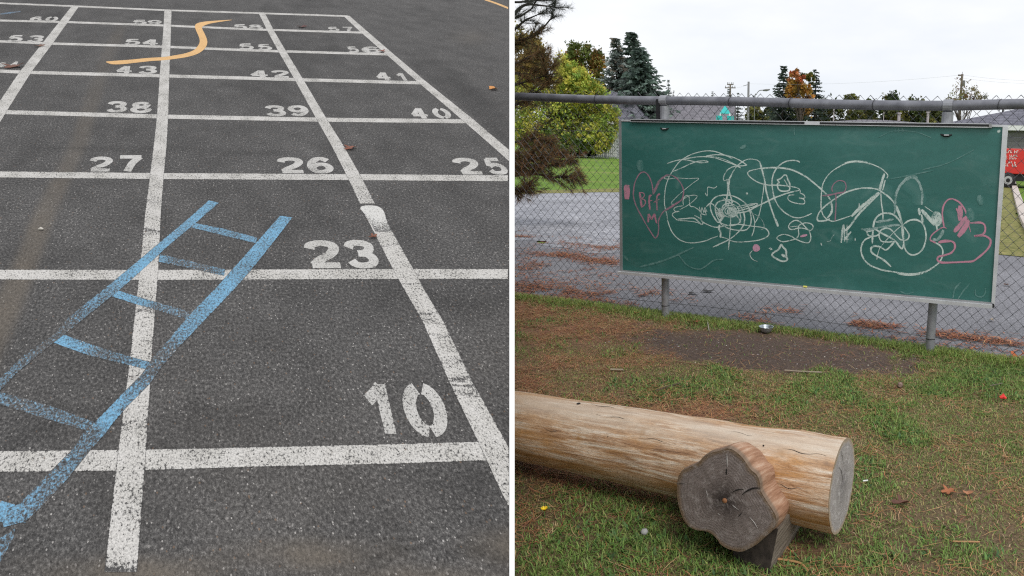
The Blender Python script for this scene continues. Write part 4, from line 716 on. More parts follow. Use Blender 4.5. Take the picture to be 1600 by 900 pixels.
bench = empty('log_bench', (CR[0], CR[1], 0), 'peeled pale log bench resting on a short dark stump', 'log bench')
nl, na = 150, 72; ts = np.linspace(0, 1, nl); An = np.linspace(0, 2*math.pi, na+1)
TT, AA = np.meshgrid(ts, An, indexing='ij'); rad = (RR+(RL-RR)*TT)*(1+.055*(fbm(TT*6, np.cos(AA)*1.2+5, 1, 3, 2)-.5)+.04*(fbm(TT*14, np.sin(AA)*2+9, 1, 3, 7)-.5))
dent = [(rng.uniform(.03, .75), rng.uniform(0, 6.28), rng.uniform(-.007, .006), rng.uniform(.012, .05), rng.uniform(.12, .4)) for _ in range(46)]
for t_, a_, h_, wt__, wa__ in dent: rad += h_*np.exp(-((TT-t_)/wt__)**2-(np.arctan2(np.sin(AA-a_), np.cos(AA-a_))/wa__)**2)
P = CR+AX*(TT*AXL)[..., None]+e1*(rad*np.cos(AA))[..., None]+e2*(rad*np.sin(AA))[..., None]
st_ = .85*np.exp(-((np.arctan2(np.sin(AA+.42), np.cos(AA+.42)))/.26)**2)*sstep(.35, .62, fbm(TT*9, AA*2.2, 1, 4, 12)+.18)*(.4+.6*sstep(.6, .15, TT)); pl_ = .75*np.exp(-((np.arctan2(np.sin(AA-1.25), np.cos(AA-1.25)))/.42)**2)*sstep(.3, .6, fbm(TT*8, AA*3, 1, 4, 15)+.1)
st_ = np.maximum(st_, .7*np.exp(-((AA-5.95)/.12)**2)*fbm(TT*5, AA, 1, 3, 22)*1.3); 
for t_, a_, h_ in ((.11, .95, .006), (.30, .15, .004), (.42, .9, .007), (.57, .45, .005), (.68, 1.25, .008), (.22, 1.75, .006), (.50, 1.7, .007)):
    st_ = np.maximum(st_, .9*np.exp(-((TT-t_)/.0075)**2-(np.arctan2(np.sin(AA-a_), np.cos(AA-a_))/.085)**2))
st_[:] = np.clip(st_, 0, 1)
mb = MB(); k0 = na+1
mb.add(P.reshape(-1, 3), [(i*k0+j, i*k0+j+1, (i+1)*k0+j+1, (i+1)*k0+j) for i in range(nl-1) for j in range(na)], grid=np.stack([TT.ravel()*AXL, AA.ravel()*.155], 1), stain=st_.ravel(), pale=np.clip(pl_, 0, 1).ravel())
seat = mb.build('seat_log', M_LOG, bench, True)
def on_seat(t_, a_, h_=.0):
    i = min(nl-1, int(t_*(nl-1))); j = int((a_ % (2*math.pi))/(2*math.pi)*na); r_ = rad[i, j]+h_; return CR+AX*t_*AXL+e1*r_*math.cos(a_)+e2*r_*math.sin(a_)
for (c0, ii, sg) in ((CR, 0, -1), (CL, nl-1, 1)):
    rimP = P[ii, :-1]; mb = MB(); rr_ = [1., .82, .6, .35, .12]; V = np.concatenate([c0+(rimP-c0)*q+AX*sg*(.0008+.003*(1-q)) for q in rr_]+[c0[None]+AX*sg*.007]); n = na
    Uc = np.concatenate([np.stack([np.cos(An[:-1])*q, np.sin(An[:-1])*q], 1) for q in rr_]+[np.zeros((1, 2))])
    mb.add(V, [(r*n+j, r*n+(j+1) % n, (r+1)*n+(j+1) % n, (r+1)*n+j) for r in range(4) for j in range(n)]+[(4*n+j, 4*n+(j+1) % n, 5*n) for j in range(n)], grid=Uc); mb.build('cut_end', M_ENDG, seat)
def on_end(a_, q_): return CR+(P[0, int((a_ % (2*math.pi))/(2*math.pi)*na)]-CR)*q_-AX*.0048
def crack(name, pts3, w_, parent, mt, lift):
    p = np.array(pts3); mb = MB(); mb.tube(smooth_path(p, per=5), np.interp(np.linspace(0, 1, (len(p)-1)*5+1), [0, .5, 1], [w_*.3, w_, w_*.2]), 6); return mb.build(name, mt, parent)
M_CRACK, _, _ = mat('dark_crack', (.012, .010, .009), .9)
# stump that carries the log: outline of the cut face as seen, extruded along its own axis
OUT = [(415, 82), (385, 92), (350, 103), (300, 115), (245, 150), (215, 185), (150, 215), (100, 245), (78, 290), (72, 350), (75, 420), (95, 510), (125, 580), (165, 620), (215, 640), (265, 645), (310, 665), (345, 700), (370, 735), (420, 765), (500, 785), (560, 765), (620, 730), (660, 690), (710, 650), (740, 600), (745, 550), (720, 500), (680, 440), (640, 370), (635, 320), (615, 265), (570, 225), (540, 180), (510, 140), (470, 105), (440, 88)]
pix = np.array(OUT, float)/4.287+np.array([1040, 680]); pix = np.vstack([smooth_path(np.vstack([pix, pix[:1]]), per=4)[:-1]])
AP = np.array([-AX[1], AX[0], 0]); AP *= np.sign(AP[1]); AP /= np.linalg.norm(AP)            # stump axis, away from the viewer
tmid = ((np.array([-.09, 0])-CR[:2])@AX[:2])/(AX[:2]@AX[:2]); MID = CR+AX*tmid; Q0 = MID-AP*(RR+.145)
def on_cut(px_, py_, o=0.0):
    r = ray(px_, py_); return EYE+r*(((Q0+AP*o-EYE)@AP)/(r@AP))[..., None]
cut = on_cut(pix[:, 0], pix[:, 1]); cen = on_cut(1133., 781.); n = len(cut)
M_BARK, nt, b = mat('stump_side', rough=.8, spec=.2); uvn = N(nt, 'ShaderNodeUVMap', uv_map='grid'); q = N(nt, 'ShaderNodeMapping'); q.inputs['Scale'].default_value = (5, 60, 1); nt.links.new(uvn.outputs[0], q.inputs[0]); n1 = noise(nt, 1, 5, .7, q.outputs[0])
c = ramp(nt, n1.outputs[0], [(.3, (.20, .098, .055)), (.48, (.36, .20, .125)), (.62, (.48, .32, .225)), (.75, (.56, .45, .36))]); wd_ = N(nt, 'ShaderNodeAttribute', attribute_name='old'); c = mixc(nt, wd_.outputs['Fac'], c, mixc(nt, n1.outputs[0], (.085, .062, .045), (.23, .18, .135)))
nt.links.new(c, b.inputs['Base Color']); bump(nt, b, n1.outputs[0], .5, .008)
mb = MB(); dd = [0., .010, .025, .06, .10, .14, .19, .26]; sc_ = [.985, 1.0, 1.004, 1.004, .99, .95, .84, .60]; V = []; U = []; per = np.r_[0, np.cumsum(np.linalg.norm(np.diff(cut, axis=0), axis=1))]; old = []
low = sstep(.16, .06, cut[:, 2])
for d_, s_ in zip(dd, sc_): V.append(cen+(cut-cen)*s_+AP*d_-np.array([0, 0, .24*max(0, d_-.02)])); U.append(np.stack([np.full(n, d_), per], 1)); old.append(np.clip(low+(1-sstep(.012, .030, d_))*.85, 0, 1)*np.ones(n))
mb.add(np.concatenate(V), [(r*n+j, r*n+(j+1) % n, (r+1)*n+(j+1) % n, (r+1)*n+j) for r in range(len(dd)-1) for j in range(n)]+[tuple((len(dd)-1)*n+j for j in range(n))], grid=np.concatenate(U), old=np.concatenate(old))
stump = mb.build('stump', M_BARK, bench, True)
mb = MB(); rr_ = [.985, .9, .75, .55, .3, .1]; V = np.concatenate([cen+(cut-cen)*q+AP*(-.0008-.0035*(1-q)+.004*(fbm(cut[:, 0]*q*60, cut[:, 2]*q*60, 1, 2, 4)-.5)*(q < .95))[:, None] for q in rr_]+[cen[None]-AP*.004]); ext = np.abs(cut-cen).max()
ag = np.arctan2((cut-cen)[:, 2], (cut-cen)@AX); U = np.concatenate([np.stack([np.cos(ag)*q, np.sin(ag)*q], 1) for q in rr_]+[np.zeros((1, 2))]); nr = len(rr_)
mb.add(V, [(r*n+j, r*n+(j+1) % n, (r+1)*n+(j+1) % n, (r+1)*n+j) for r in range(nr-1) for j in range(n)]+[((nr-1)*n+j, (nr-1)*n+(j+1) % n, nr*n) for j in range(n)], grid=U); cutf = mb.build('cut_face', M_ENDD, stump, True)
for a_, q0_, q1_, w_ in ((1.1, .1, .75, .0010), (1.45, .5, .95, .0008)): crack('crack', [on_end(a_+.1*math.sin(5*q_), q_) for q_ in np.linspace(q0_, q1_, 5)], w_, seat, M_CRACK, 0)
pg = on_cut(1133.3, 781.2); mb = MB(); mb.tube([pg+AP*.02, pg-AP*.006, pg-AP*.009], [.0088, .0088, .007], 16); mb.build('peg', noisy('peg_wood', (.22, .095, .04), (.36, .17, .08), 60, .7), stump, True)
def zc(pts): return [on_cut(1040+x/4.287, 680+y/4.287)-AP*.0035 for x, y in pts]
for pts, w_ in (([(640, 350), (590, 352), (545, 372), (512, 398)], .0028), ([(525, 358), (480, 364), (445, 382)], .0020), ([(510, 520), (490, 545)], .0022), ([(412, 222), (410, 262)], .003), ([(130, 322), (75, 318)], .001)): crack('crack', zc(pts), w_, stump, M_CRACK, 0)
M_PALE, _, _ = mat('pale_scratch', (.46, .44, .42), .9)
for pts, w_ in (([(413, 118), (415, 165), (416, 212)], .0018), ([(430, 448), (460, 472), (492, 498)], .0013), ([(565, 545), (595, 580), (622, 622)], .0013), ([(270, 350), (280, 385), (288, 415)], .0010), ([(350, 515), (375, 540)], .0010)): crack('pale_mark', zc(pts), w_, stump, M_PALE, 0)
for t_, a_, ln_, w_ in ((.02, 1.02, .10, .0016), (.16, 1.30, .09, .0014), (.33, .72, .12, .0015), (.46, 1.15, .10, .0017), (.60, .50, .08, .0013), (.05, .25, .07, .0012), (.26, .22, .06, .0012), (.52, 1.55, .07, .0016)):
    crack('drying_crack', [on_seat(t_+ln_*k/6., a_+.03*math.sin(k*1.7+t_*9), -.0006) for k in range(7)], w_, seat, M_CRACK, 0)
# low wedge of old timber under the stump
fr = [on_cut(1146., 866., .06), on_cut(1201., 871., .03), on_cut(1216., 826., .05), on_cut(1146., 815., .08)]; fr = np.array(fr); fr[:2, 2] = -.02; mb = MB(); mid = fr+AP*.16; bk = fr+AP*.36
M_OLD = noisy('old_timber', (.10, .075, .058), (.30, .255, .205), 9, .85, bmp=.5, stretch=(1.2, 1.2, 14))
V = np.concatenate([fr, mid+rng.normal(0, .004, (4, 3)), bk]); mb.add(V, [(0, 1, 2, 3), (0, 4, 5, 1), (1, 5, 6, 2), (2, 6, 7, 3), (3, 7, 4, 0), (4, 8, 9, 5), (5, 9, 10, 6), (6, 10, 11, 7), (7, 11, 8, 4), (8, 11, 10, 9)]); mb.mi[0] = 1; mb.build('foot_block', [M_OLD, noisy('cavity_shade_end', (.022, .017, .014), (.075, .058, .048), 25, .9, bmp=.4)], bench)  # front face coloured dark for the shaded cavity under the stump
for px_, py_, r_ in ((950, 682.5, .0022), (1193, 696.5, .0035), (904, 631, .009)):
    d = ray(px_, py_); t0_, hit = 1.5, None
    for t in np.linspace(1.6, 4, 4000):
        q = EYE+d*t; u = (q-CR)@AX; rr = RR+(RL-RR)*u/AXL
        if np.linalg.norm(q-CR-AX*u) < rr*1.0: hit = q; break
    if hit is not None: mb = MB(); nv_ = hit-CR-AX*((hit-CR)@AX); nv_ /= np.linalg.norm(nv_); mb.tube([hit-nv_*.006, hit+nv_*.002], [r_, r_*.9], 10); mb.build('knot', M_CRACK, seat)
# ------------------------------------------------------------------ small things on the lawn and on the asphalt
bp = gnd(1197., 522.); mb = MB(); bz = lawn_z(np.array([bp[0]]), np.array([bp[1]]))[0]
mb.lathe((bp[0], bp[1], bz+.004), [(.001, .004), (.030, .004), (.040, .010), (.049, .030), (.054, .044), (.056, .046), (.054, .047), (.051, .044), (.046, .030), (.037, .013), (.001, .010)], 32)
tag(mb.build('metal_bowl', mat('bowl_steel', (.42, .47, .50), .28, .75)[0], smooth=True), 'small shiny metal bowl lying on the ground under the board', 'bowl')
def leaf(name, x, y, size, rgb, label, cat='leaf', on='lawn', lobed=True, tilt=.35, group=None):
    M = noisy('leaf_'+name, tuple(v*.75 for v in rgb), tuple(min(1, v*1.25) for v in rgb), 40, .65)
    if on == 'lawn': c0 = gnd(x, y); c0[2] = lawn_z(np.array([c0[0]]), np.array([c0[1]]))[0]+.012
    elif on == 'road': c0 = gnd(x, y, -.07)+np.array([0, 0, .012])
    else: c0 = slab(x, y, .004); size = size*.65
    n_ = np.array([0, 0, 1.]) if on != 'slab' else SN; u = np.array([RT[0], RT[1], 0]); u -= n_*(u@n_); u /= np.linalg.norm(u); v = np.cross(n_, u); a0 = random.uniform(0, 6.3); k = 20; V = [c0+n_*size*.05]; 
    for i in range(k):
        a = 2*math.pi*i/k; r = size*(.5+(.22*math.cos(5*a) if lobed else 0)+.12*random.uniform(-1, 1))*(1 if lobed else (.45+.55*abs(math.cos(a)))); ca, sa = math.cos(a+a0), math.sin(a+a0); V.append(c0+u*r*ca+v*r*sa+n_*(size*tilt*(.5*math.cos(2*a+1)+.5)*r/size+.002))
    V = np.array(V); mb = MB(); mb.add(np.concatenate([V, V-n_*.0015]), [(0, 1+i, 1+(i+1) % k) for i in range(k)]+[(k+1, k+2+(i+1) % k, k+2+i) for i in range(k)]+[(1+i, k+2+i, k+2+(i+1) % k, 1+(i+1) % k) for i in range(k)])
    return tag(mb.build(name, M), label, cat, group)
leaf('fallen_leaf', 771., 139., .075, (.42, .19, .06), 'curled orange leaf on the asphalt right of the grid', on='slab', lobed=False)
leaf('fallen_leaf', 548., 231.5, .050, (.17, .06, .035), 'reddish brown leaf on the asphalt beside the long line above 26', on='slab')
leaf('fallen_leaf', 22., 104., .085, (.13, .055, .035), 'dark brown leaf on the asphalt at the number 44', on='slab')
leaf('fallen_leaf', 61., 72., .05, (.15, .08, .055), 'small dull brown leaf lying on a white line', on='slab')
leaf('fallen_leaf', 583., 370., .026, (.20, .08, .05), 'tiny reddish leaf scrap beside the number 23', on='slab')
leaf('fallen_leaf', 597., 80., .05, (.20, .07, .05), 'red brown leaf scrap at the number 56', on='slab')
leaf('fallen_leaf', 472., 42., .07, (.10, .04, .035), 'dark leaf scrap in the farthest row of squares', on='slab')
mb = MB(); c0 = slab(64., 358., .004); mb.tube([c0-RT*.006, c0+RT*.001+SN*.002, c0+RT*.0065], [.002, .004, .0013], 8); tag(mb.build('pebble', noisy('pebble_stone', (.38, .35, .31), (.55, .52, .48), 60, .9)), 'pale pebble on the asphalt in the tan streak', 'pebble')
leaf('fallen_leaf', 1591., 545., .085, (.50, .12, .035), 'upright bright orange leaf under the fence at the right', tilt=1.1, lobed=False)
leaf('fallen_leaf', 1572., 563., .055, (.40, .17, .08), 'pale orange leaf lying in front of the bright orange one')
leaf('fallen_leaf', 1580., 572., .045, (.22, .08, .045), 'dark red leaf lying nearest the lawn by the fence')
leaf('fallen_leaf', 1598., 566., .055, (.45, .22, .12), 'pale tan orange leaf at the right edge by the fence')
leaf('fallen_leaf', 1481., 773., .052, (.34, .12, .05), 'rust leaf right of the log end in the grass')
leaf('fallen_leaf', 1512., 775., .04, (.36, .16, .08), 'light rust leaf beside another right of the log end', lobed=False)
leaf('fallen_leaf', 1407., 790., .05, (.11, .045, .03), 'dark brown curled leaf between log end and rust leaves', tilt=.8)
leaf('fallen_leaf', 1088., 507., .05, (.30, .10, .05), 'rust leaf right of the left fence post')
leaf('fallen_leaf', 1130., 506., .045, (.38, .14, .06), 'orange rust leaf between the left post and the bowl')
leaf('fallen_leaf', 996., 493., .05, (.36, .21, .07), 'yellow brown leaf left of the left fence post', lobed=False)
leaf('fallen_leaf', 1572., 447., .06, (.10, .06, .05), 'dark leaf on the road beyond the fence', on='road')
leaf('fallen_leaf', 1549., 502., .06, (.32, .26, .20), 'pale dry leaf on the road beyond the fence', on='road', lobed=False)
leaf('dark_debris', 1083., 460., .10, (.02, .018, .018), 'left one of two black scraps on the road', 'debris', 'road', False, .2)
leaf('dark_debris', 1107., 456.5, .11, (.02, .018, .018), 'right one of two black scraps on the road', 'debris', 'road', False, .2)
def stick(pts, r, rgb, label, name='twig'):
    P = np.array([gnd(float(a), float(b_)) for a, b_ in pts]); P[:, 2] = lawn_z(P[:, 0], P[:, 1])+.014; mb = MB(); mb.tube(smooth_path(P, per=5), r, 6); tag(mb.build(name, noisy('twig_wood', tuple(v*.7 for v in rgb), rgb, 50, .85)), label, 'twig')
stick([(1105, 458+30), (1105, 505), (1108, 520)], .004, (.36, .33, .28), 'thin grey twig standing near the left fence post')
stick([(1226, 581), (1250, 583), (1284, 585)], .005, (.38, .31, .24), 'pale twig along the lower edge of the bare soil')
stick([(954, 579), (974, 580)], .006, (.40, .34, .25), 'short pale stick in the needles above the log')
stick([(1055, 566), (1090, 570), (1105, 571)], .0035, (.24, .15, .09), 'thin brown twig beside the bare soil')
stick([(1024, 612), (1062, 600)], .005, (.10, .07, .05), 'dark bent twig in the grass above the log')
stick([(1546, 606), (1566, 603)], .004, (.16, .14, .10), 'dark twig in the grass at the right edge')
stick([(1046, 497), (1056, 494)], .006, (.30, .29, .28), 'short grey stick leaning at the left fence post')
stick([(1214, 876), (1248, 882), (1262, 894)], .004, (.50, .28, .12), 'orange needle bundle on the soil by the stump')
stick([(1488, 853), (1530, 855)], .003, (.48, .27, .13), 'rust needle bundle right of the log')
mb = MB(); c0 = gnd(1407., 606.); c0[2] += .02; mb.tube([c0-RT*.012-FW*.04, c0-RT*.003, c0+RT*.010+FW*.055], [.010, .017, .006], 8); tag(mb.build('wood_chip', noisy('chip_wood', (.16, .10, .08), (.30, .21, .17), 30, .9)), 'brown chip of bark lying in the grass', 'bark chip')
mb = MB(); c0 = gnd(1567., 626.); c0[2] = lawn_z(c0[:1], c0[1:2])[0]+.024; mb.tube([c0-RT*.018, c0+UP*.010, c0+RT*.016-UP*.004], [.008, .016, .006], 7); tag(mb.build('plastic_scrap', mat('red_plastic', (.85, .06, .05), .5)[0]), 'small bright red scrap of plastic in the grass', 'litter')
c0 = gnd(851., 806.); c0[2] = lawn_z(c0[:1], c0[1:2])[0]+.03; fl = empty('dandelion', c0-np.array([0, 0, .03]), 'single yellow dandelion flower in the grass in front of the log', 'flower'); V = []; mb = MB()
for i in range(26):
    a = i*2.4; r = .013*(.5+.5*(i % 3)/2); p = c0+np.array([math.cos(a)*r, math.sin(a)*r, .004+.004*(i % 3)]); q = np.array([-math.sin(a), math.cos(a), 0])*.003; mb.add(np.array([c0-q, c0+q, p+q*1.2, p-q*1.2]), [(0, 1, 2, 3)])
mb.build('petals', mat('dandelion_yellow', (.85, .62, .02), .6)[0], fl); mb = MB(); mb.tube([c0-np.array([0, 0, .035]), c0], .002, 6); mb.build('stem', mat('stem_green', (.12, .20, .06), .6)[0], fl)
mb = MB(); c0 = gnd(1007., 835.); c0[2] += .012; mb.lathe(c0-np.array([0, 0, .012]), [(.001, 0), (.012, .004), (.014, .012), (.009, .02), (.001, .022)], 12); tag(mb.build('pebble', noisy('grey_stone', (.30, .30, .29), (.45, .45, .44), 60, .9), smooth=True), 'grey pebble in the grass left of the stump', 'pebble')
mb = MB(); c0 = gnd(1352., 757.); c0[2] += .018; mb.box(c0, (.022, .006, .003), .3); tag(mb.build('paper_scrap', mat('white_paper', (.8, .8, .78), .8)[0]), 'tiny white paper scrap right of the log end', 'litter')

# ------------------------------------------------------------------ trees
M_LEAF, nt, b = mat('foliage', rough=.6, spec=.2); a = N(nt, 'ShaderNodeAttribute', attribute_name='Col'); nt.links.new(a.outputs['Color'], b.inputs['Base Color'])
tr = N(nt, 'ShaderNodeBsdfTranslucent'); nt.links.new(a.outputs['Color'], tr.inputs[0]); ms = N(nt, 'ShaderNodeMixShader'); ms.inputs[0].default_value = .3
nt.links.new(b.outputs[0], ms.inputs[1]); nt.links.new(tr.outputs[0], ms.inputs[2]); nt.links.new(ms.outputs[0], nt.nodes['Material Output'].inputs[0])
M_TRUNK = noisy('trunk_bark', (.045, .035, .028), (.12, .095, .075), 4, .9, bmp=.4, stretch=(1, 1, .2))
def rvec(n): v = rng.normal(0, 1, (n, 3)); return v/np.linalg.norm(v, axis=1)[:, None]
def leaf_quads(P, size, cols, up=.35):
    n = len(P); nrm = rvec(n); nrm[:, 2] += up; nrm /= np.linalg.norm(nrm, axis=1)[:, None]; t = np.cross(nrm, rvec(n)); t /= np.linalg.norm(t, axis=1)[:, None]; b_ = np.cross(nrm, t); s = (size*rng.uniform(.6, 1.3, n))[:, None]
    return np.stack([P-t*s*.55, P-b_*s*.32+nrm*s*.08, P+t*s*.55, P+b_*s*.32+nrm*s*.08], 1), cols
def broad_tree(name, label, dist, base, blobs, leafsize, nleaf, pal, group=None, cl=.32, clumps=None, cat='tree', trunk=True, sparse=False):
    """base: photo x of the trunk foot; blobs: (x, y, rx, ry, share, palette index) of the crown's lobes at that distance"""
    foot = at(base, 240., dist); foot[2] = -.06; r = empty(name, foot, label, cat, group); PP = []; CC = []; lobes = []
    tot = sum(q[4] for q in blobs)
    for (bx, by, rx, ry, sh, pi) in blobs:
        c0 = at(float(bx), float(by), dist*(1+rng.uniform(-.02, .02))); R_ = np.array([rx/F*dist, .8*(rx+ry)/2/F*dist, ry/F*dist]); lobes.append((c0, R_)); n = int(nleaf*sh/tot); nc = clumps or max(8, n//45)
        d = rvec(nc)*(rng.uniform(.25, 1, nc)**.45)[:, None]; cc = c0+d*R_*.93; cs = np.array(pal[pi])[rng.integers(0, len(pal[pi]), nc)]*rng.uniform(.75, 1.25, (nc, 1)); i = rng.integers(0, nc, n); rad = cl*min(R_)*rng.uniform(.5, 1.2, nc)
        p = cc[i]+rng.normal(0, .5, (n, 3))*rad[i][:, None]; PP.append(p); CC.append(cs[i]*rng.uniform(.8, 1.25, (n, 1))*rng.uniform(.92, 1.08, (n, 3)))
    PP = np.concatenate(PP); CC = np.concatenate(CC); k = PP[:, 2] > .05; PP = PP[k]; CC = CC[k]; V, CC = leaf_quads(PP, leafsize, CC); fast_mesh('crown', V, 4, [(0, 1, 2), (0, 2, 3)], CC, M_LEAF, r)
    if trunk:
        mb = MB(); topc = lobes[0][0]; tr_ = max(.05, .018*(topc[2]+2)); mid = (foot+topc)/2+np.array([.1, 0, 0]); mb.tube(smooth_path([foot, mid, topc], per=5), np.linspace(tr_, tr_*.35, 11), 8)
        for c0, R_ in lobes:
            for _ in range(3): e = c0+rvec(1)[0]*R_*.75; s0 = foot+(topc-foot)*rng.uniform(.35, .8); mb.tube(smooth_path([s0, (s0+e)/2+np.array([0, 0, .06*np.linalg.norm(e-s0)]), e], per=4), np.linspace(tr_*.4, tr_*.08, 9), 5)
        mb.build('trunk', M_TRUNK, r, True)
    return r
def spruce(name, label, dist, px_, ytop, ybase, hw, pal, group=None, n_wh=34, dens=1.0, ragged=.25):
    foot = at(float(px_), 240., dist); foot[2] = -.06; topz = at(float(px_), float(ytop), dist); top_ = np.array([foot[0], foot[1], topz[2]]); zb = max(.5, at(float(px_), float(ybase), dist)[2]); R0 = hw/F*dist; r = empty(name, foot, label, 'tree', group)
    mb = MB(); mb.tube([foot, top_-[0, 0, .1]], [.03*top_[2]*.7+.04, .015], 7); mb.build('trunk', M_TRUNK, r, True); V = []; CC = []; hgt = top_[2]-zb
    for i in range(n_wh):
        f = (i+rng.uniform(-.3, .3))/n_wh; f = min(max(f, 0.003), 1); z = top_[2]-f*hgt; L_ = R0*(f**.85)*1.0+.03*R0; nb = int((7+10*f)*dens)
        for b_ in range(nb):
            a = rng.uniform(0, 6.283); Lb = L_*(1-ragged*rng.uniform(0, 1)**1.5)*rng.uniform(.72, 1.08); d = np.array([math.cos(a), math.sin(a), 0]); m_ = max(3, int(13*Lb/R0*dens)+2); tcol = np.array(pal[rng.integers(0, len(pal))])*rng.uniform(.7, 1.3)
            for u in np.linspace(.12, 1, m_):
                p = np.array([foot[0], foot[1], z])+d*Lb*u+np.array([0, 0, -.22*Lb*u+.16*Lb*u*u*u]); sz = R0*.115*(1.15-.5*u)*rng.uniform(.6, 1.4)+.03
                for q in range(2):
                    sd_ = np.array([-d[1], d[0], 0])*(rng.uniform(-1, 1))*.6+d*rng.uniform(.3, .9)+np.array([0, 0, rng.uniform(-.55, .15)]); sd_ /= np.linalg.norm(sd_); w_ = np.cross(sd_, rvec(1)[0]); w_ /= np.linalg.norm(w_)+1e-9
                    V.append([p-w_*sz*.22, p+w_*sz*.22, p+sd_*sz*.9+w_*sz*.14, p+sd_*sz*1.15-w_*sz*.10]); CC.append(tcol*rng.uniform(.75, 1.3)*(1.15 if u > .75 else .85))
    fast_mesh('crown', np.array(V), 4, [(0, 1, 2, 3)], np.array(CC), M_LEAF, r); return r
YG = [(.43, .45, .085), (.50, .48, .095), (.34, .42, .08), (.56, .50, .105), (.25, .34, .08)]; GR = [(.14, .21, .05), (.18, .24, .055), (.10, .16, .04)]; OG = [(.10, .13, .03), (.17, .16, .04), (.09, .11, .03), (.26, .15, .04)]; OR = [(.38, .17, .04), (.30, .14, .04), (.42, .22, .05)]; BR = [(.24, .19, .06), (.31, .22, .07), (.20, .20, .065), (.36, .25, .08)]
RD = [(.48, .13, .06), (.45, .18, .07), (.40, .20, .06)]; DK = [(.030, .045, .020), (.045, .06, .025)]
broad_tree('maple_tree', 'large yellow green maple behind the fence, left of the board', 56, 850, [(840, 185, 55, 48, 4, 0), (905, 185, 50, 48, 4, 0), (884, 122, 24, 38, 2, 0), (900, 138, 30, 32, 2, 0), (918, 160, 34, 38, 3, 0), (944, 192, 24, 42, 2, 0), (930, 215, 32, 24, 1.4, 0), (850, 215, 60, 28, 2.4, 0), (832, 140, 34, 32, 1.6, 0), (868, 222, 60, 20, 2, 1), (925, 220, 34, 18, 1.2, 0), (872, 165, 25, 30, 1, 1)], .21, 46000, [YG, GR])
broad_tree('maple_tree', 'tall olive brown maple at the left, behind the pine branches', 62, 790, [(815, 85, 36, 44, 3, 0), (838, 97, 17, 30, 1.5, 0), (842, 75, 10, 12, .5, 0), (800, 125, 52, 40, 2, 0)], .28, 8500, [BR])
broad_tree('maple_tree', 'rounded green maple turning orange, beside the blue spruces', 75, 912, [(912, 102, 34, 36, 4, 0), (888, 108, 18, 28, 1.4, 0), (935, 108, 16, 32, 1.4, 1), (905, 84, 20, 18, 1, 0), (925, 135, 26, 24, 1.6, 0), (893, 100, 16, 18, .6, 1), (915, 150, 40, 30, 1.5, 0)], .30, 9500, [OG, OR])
SB = [(.20, .24, .225), (.25, .29, .275), (.15, .185, .165), (.20, .175, .145)]; SG = [(.07, .10, .08), (.10, .13, .105), (.055, .08, .062)]; SR = [(.13, .18, .155), (.175, .225, .20), (.09, .13, .11)]
spruce('spruce_tree', 'pale blue grey spruce next to the orange green maple', 66, 966, 66, 215, 54, SB, 'blue spruces left of the middle', 38)
spruce('spruce_tree', 'darkest and tallest spruce top between the two blue spruces', 69, 990, 57, 215, 62, SG, 'blue spruces left of the middle', 36)
spruce('spruce_tree', 'wide blue green spruce, right one of the spruce group', 64, 1002, 80, 215, 78, SR, 'blue spruces left of the middle', 36)
spruce('spruce_tree', 'thin small pale spruce right of the spruce group', 80, 1045, 127, 185, 13, SR, None, 20, 1.0)
spruce('spruce_tree', 'tiny young spruce just right of the left fence post', 80, 1053, 143, 190, 9, SG, None, 12, .7)
broad_tree('hedge', 'hedge coloured dark for the shade under the yellow green maple at the lawn edge', 57, 905, [(905, 235, 28, 12, 2, 0), (880, 236, 20, 10, 1, 0), (925, 235, 14, 11, 1, 0)], .22, 2600, [DK], trunk=False, cat='hedge')  # hedge leaves coloured dark to give the shadowed underside of the foliage
spruce('spruce_tree', 'small round topped evergreen left of the crossarm pole', 90, 1113, 144, 185, 10, SG, None, 14, .9)
spruce('spruce_tree', 'dark evergreen in front of the crossarm utility pole', 85, 1138, 141, 190, 15, SG, None, 18, .9)
spruce('spruce_tree', 'dark evergreen between the two utility poles', 88, 1152, 146, 190, 12, SG, None, 16, .9)
spruce('spruce_tree', 'dark evergreen just right of the plain utility pole', 86, 1176, 150, 195, 14, SG, None, 16, .9)
spruce('spruce_tree', 'dark pointed spruce left of the orange maple', 78, 1221, 107, 200, 38, SG, None, 26, .85, .5)
spruce('spruce_tree', 'dark ragged spruce right of the orange maple', 80, 1271, 112, 200, 30, SG, None, 24, .8, .55)
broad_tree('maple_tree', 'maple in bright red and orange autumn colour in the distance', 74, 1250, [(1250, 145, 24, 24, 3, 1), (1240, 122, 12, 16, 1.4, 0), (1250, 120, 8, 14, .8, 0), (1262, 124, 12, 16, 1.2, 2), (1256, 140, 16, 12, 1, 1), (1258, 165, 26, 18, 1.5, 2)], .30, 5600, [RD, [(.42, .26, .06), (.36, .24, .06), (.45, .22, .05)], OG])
MG = [(.06, .085, .03), (.085, .11, .035), (.13, .13, .045), (.05, .065, .03)]; MY = [(.20, .19, .05), (.14, .15, .045), (.10, .12, .04)]
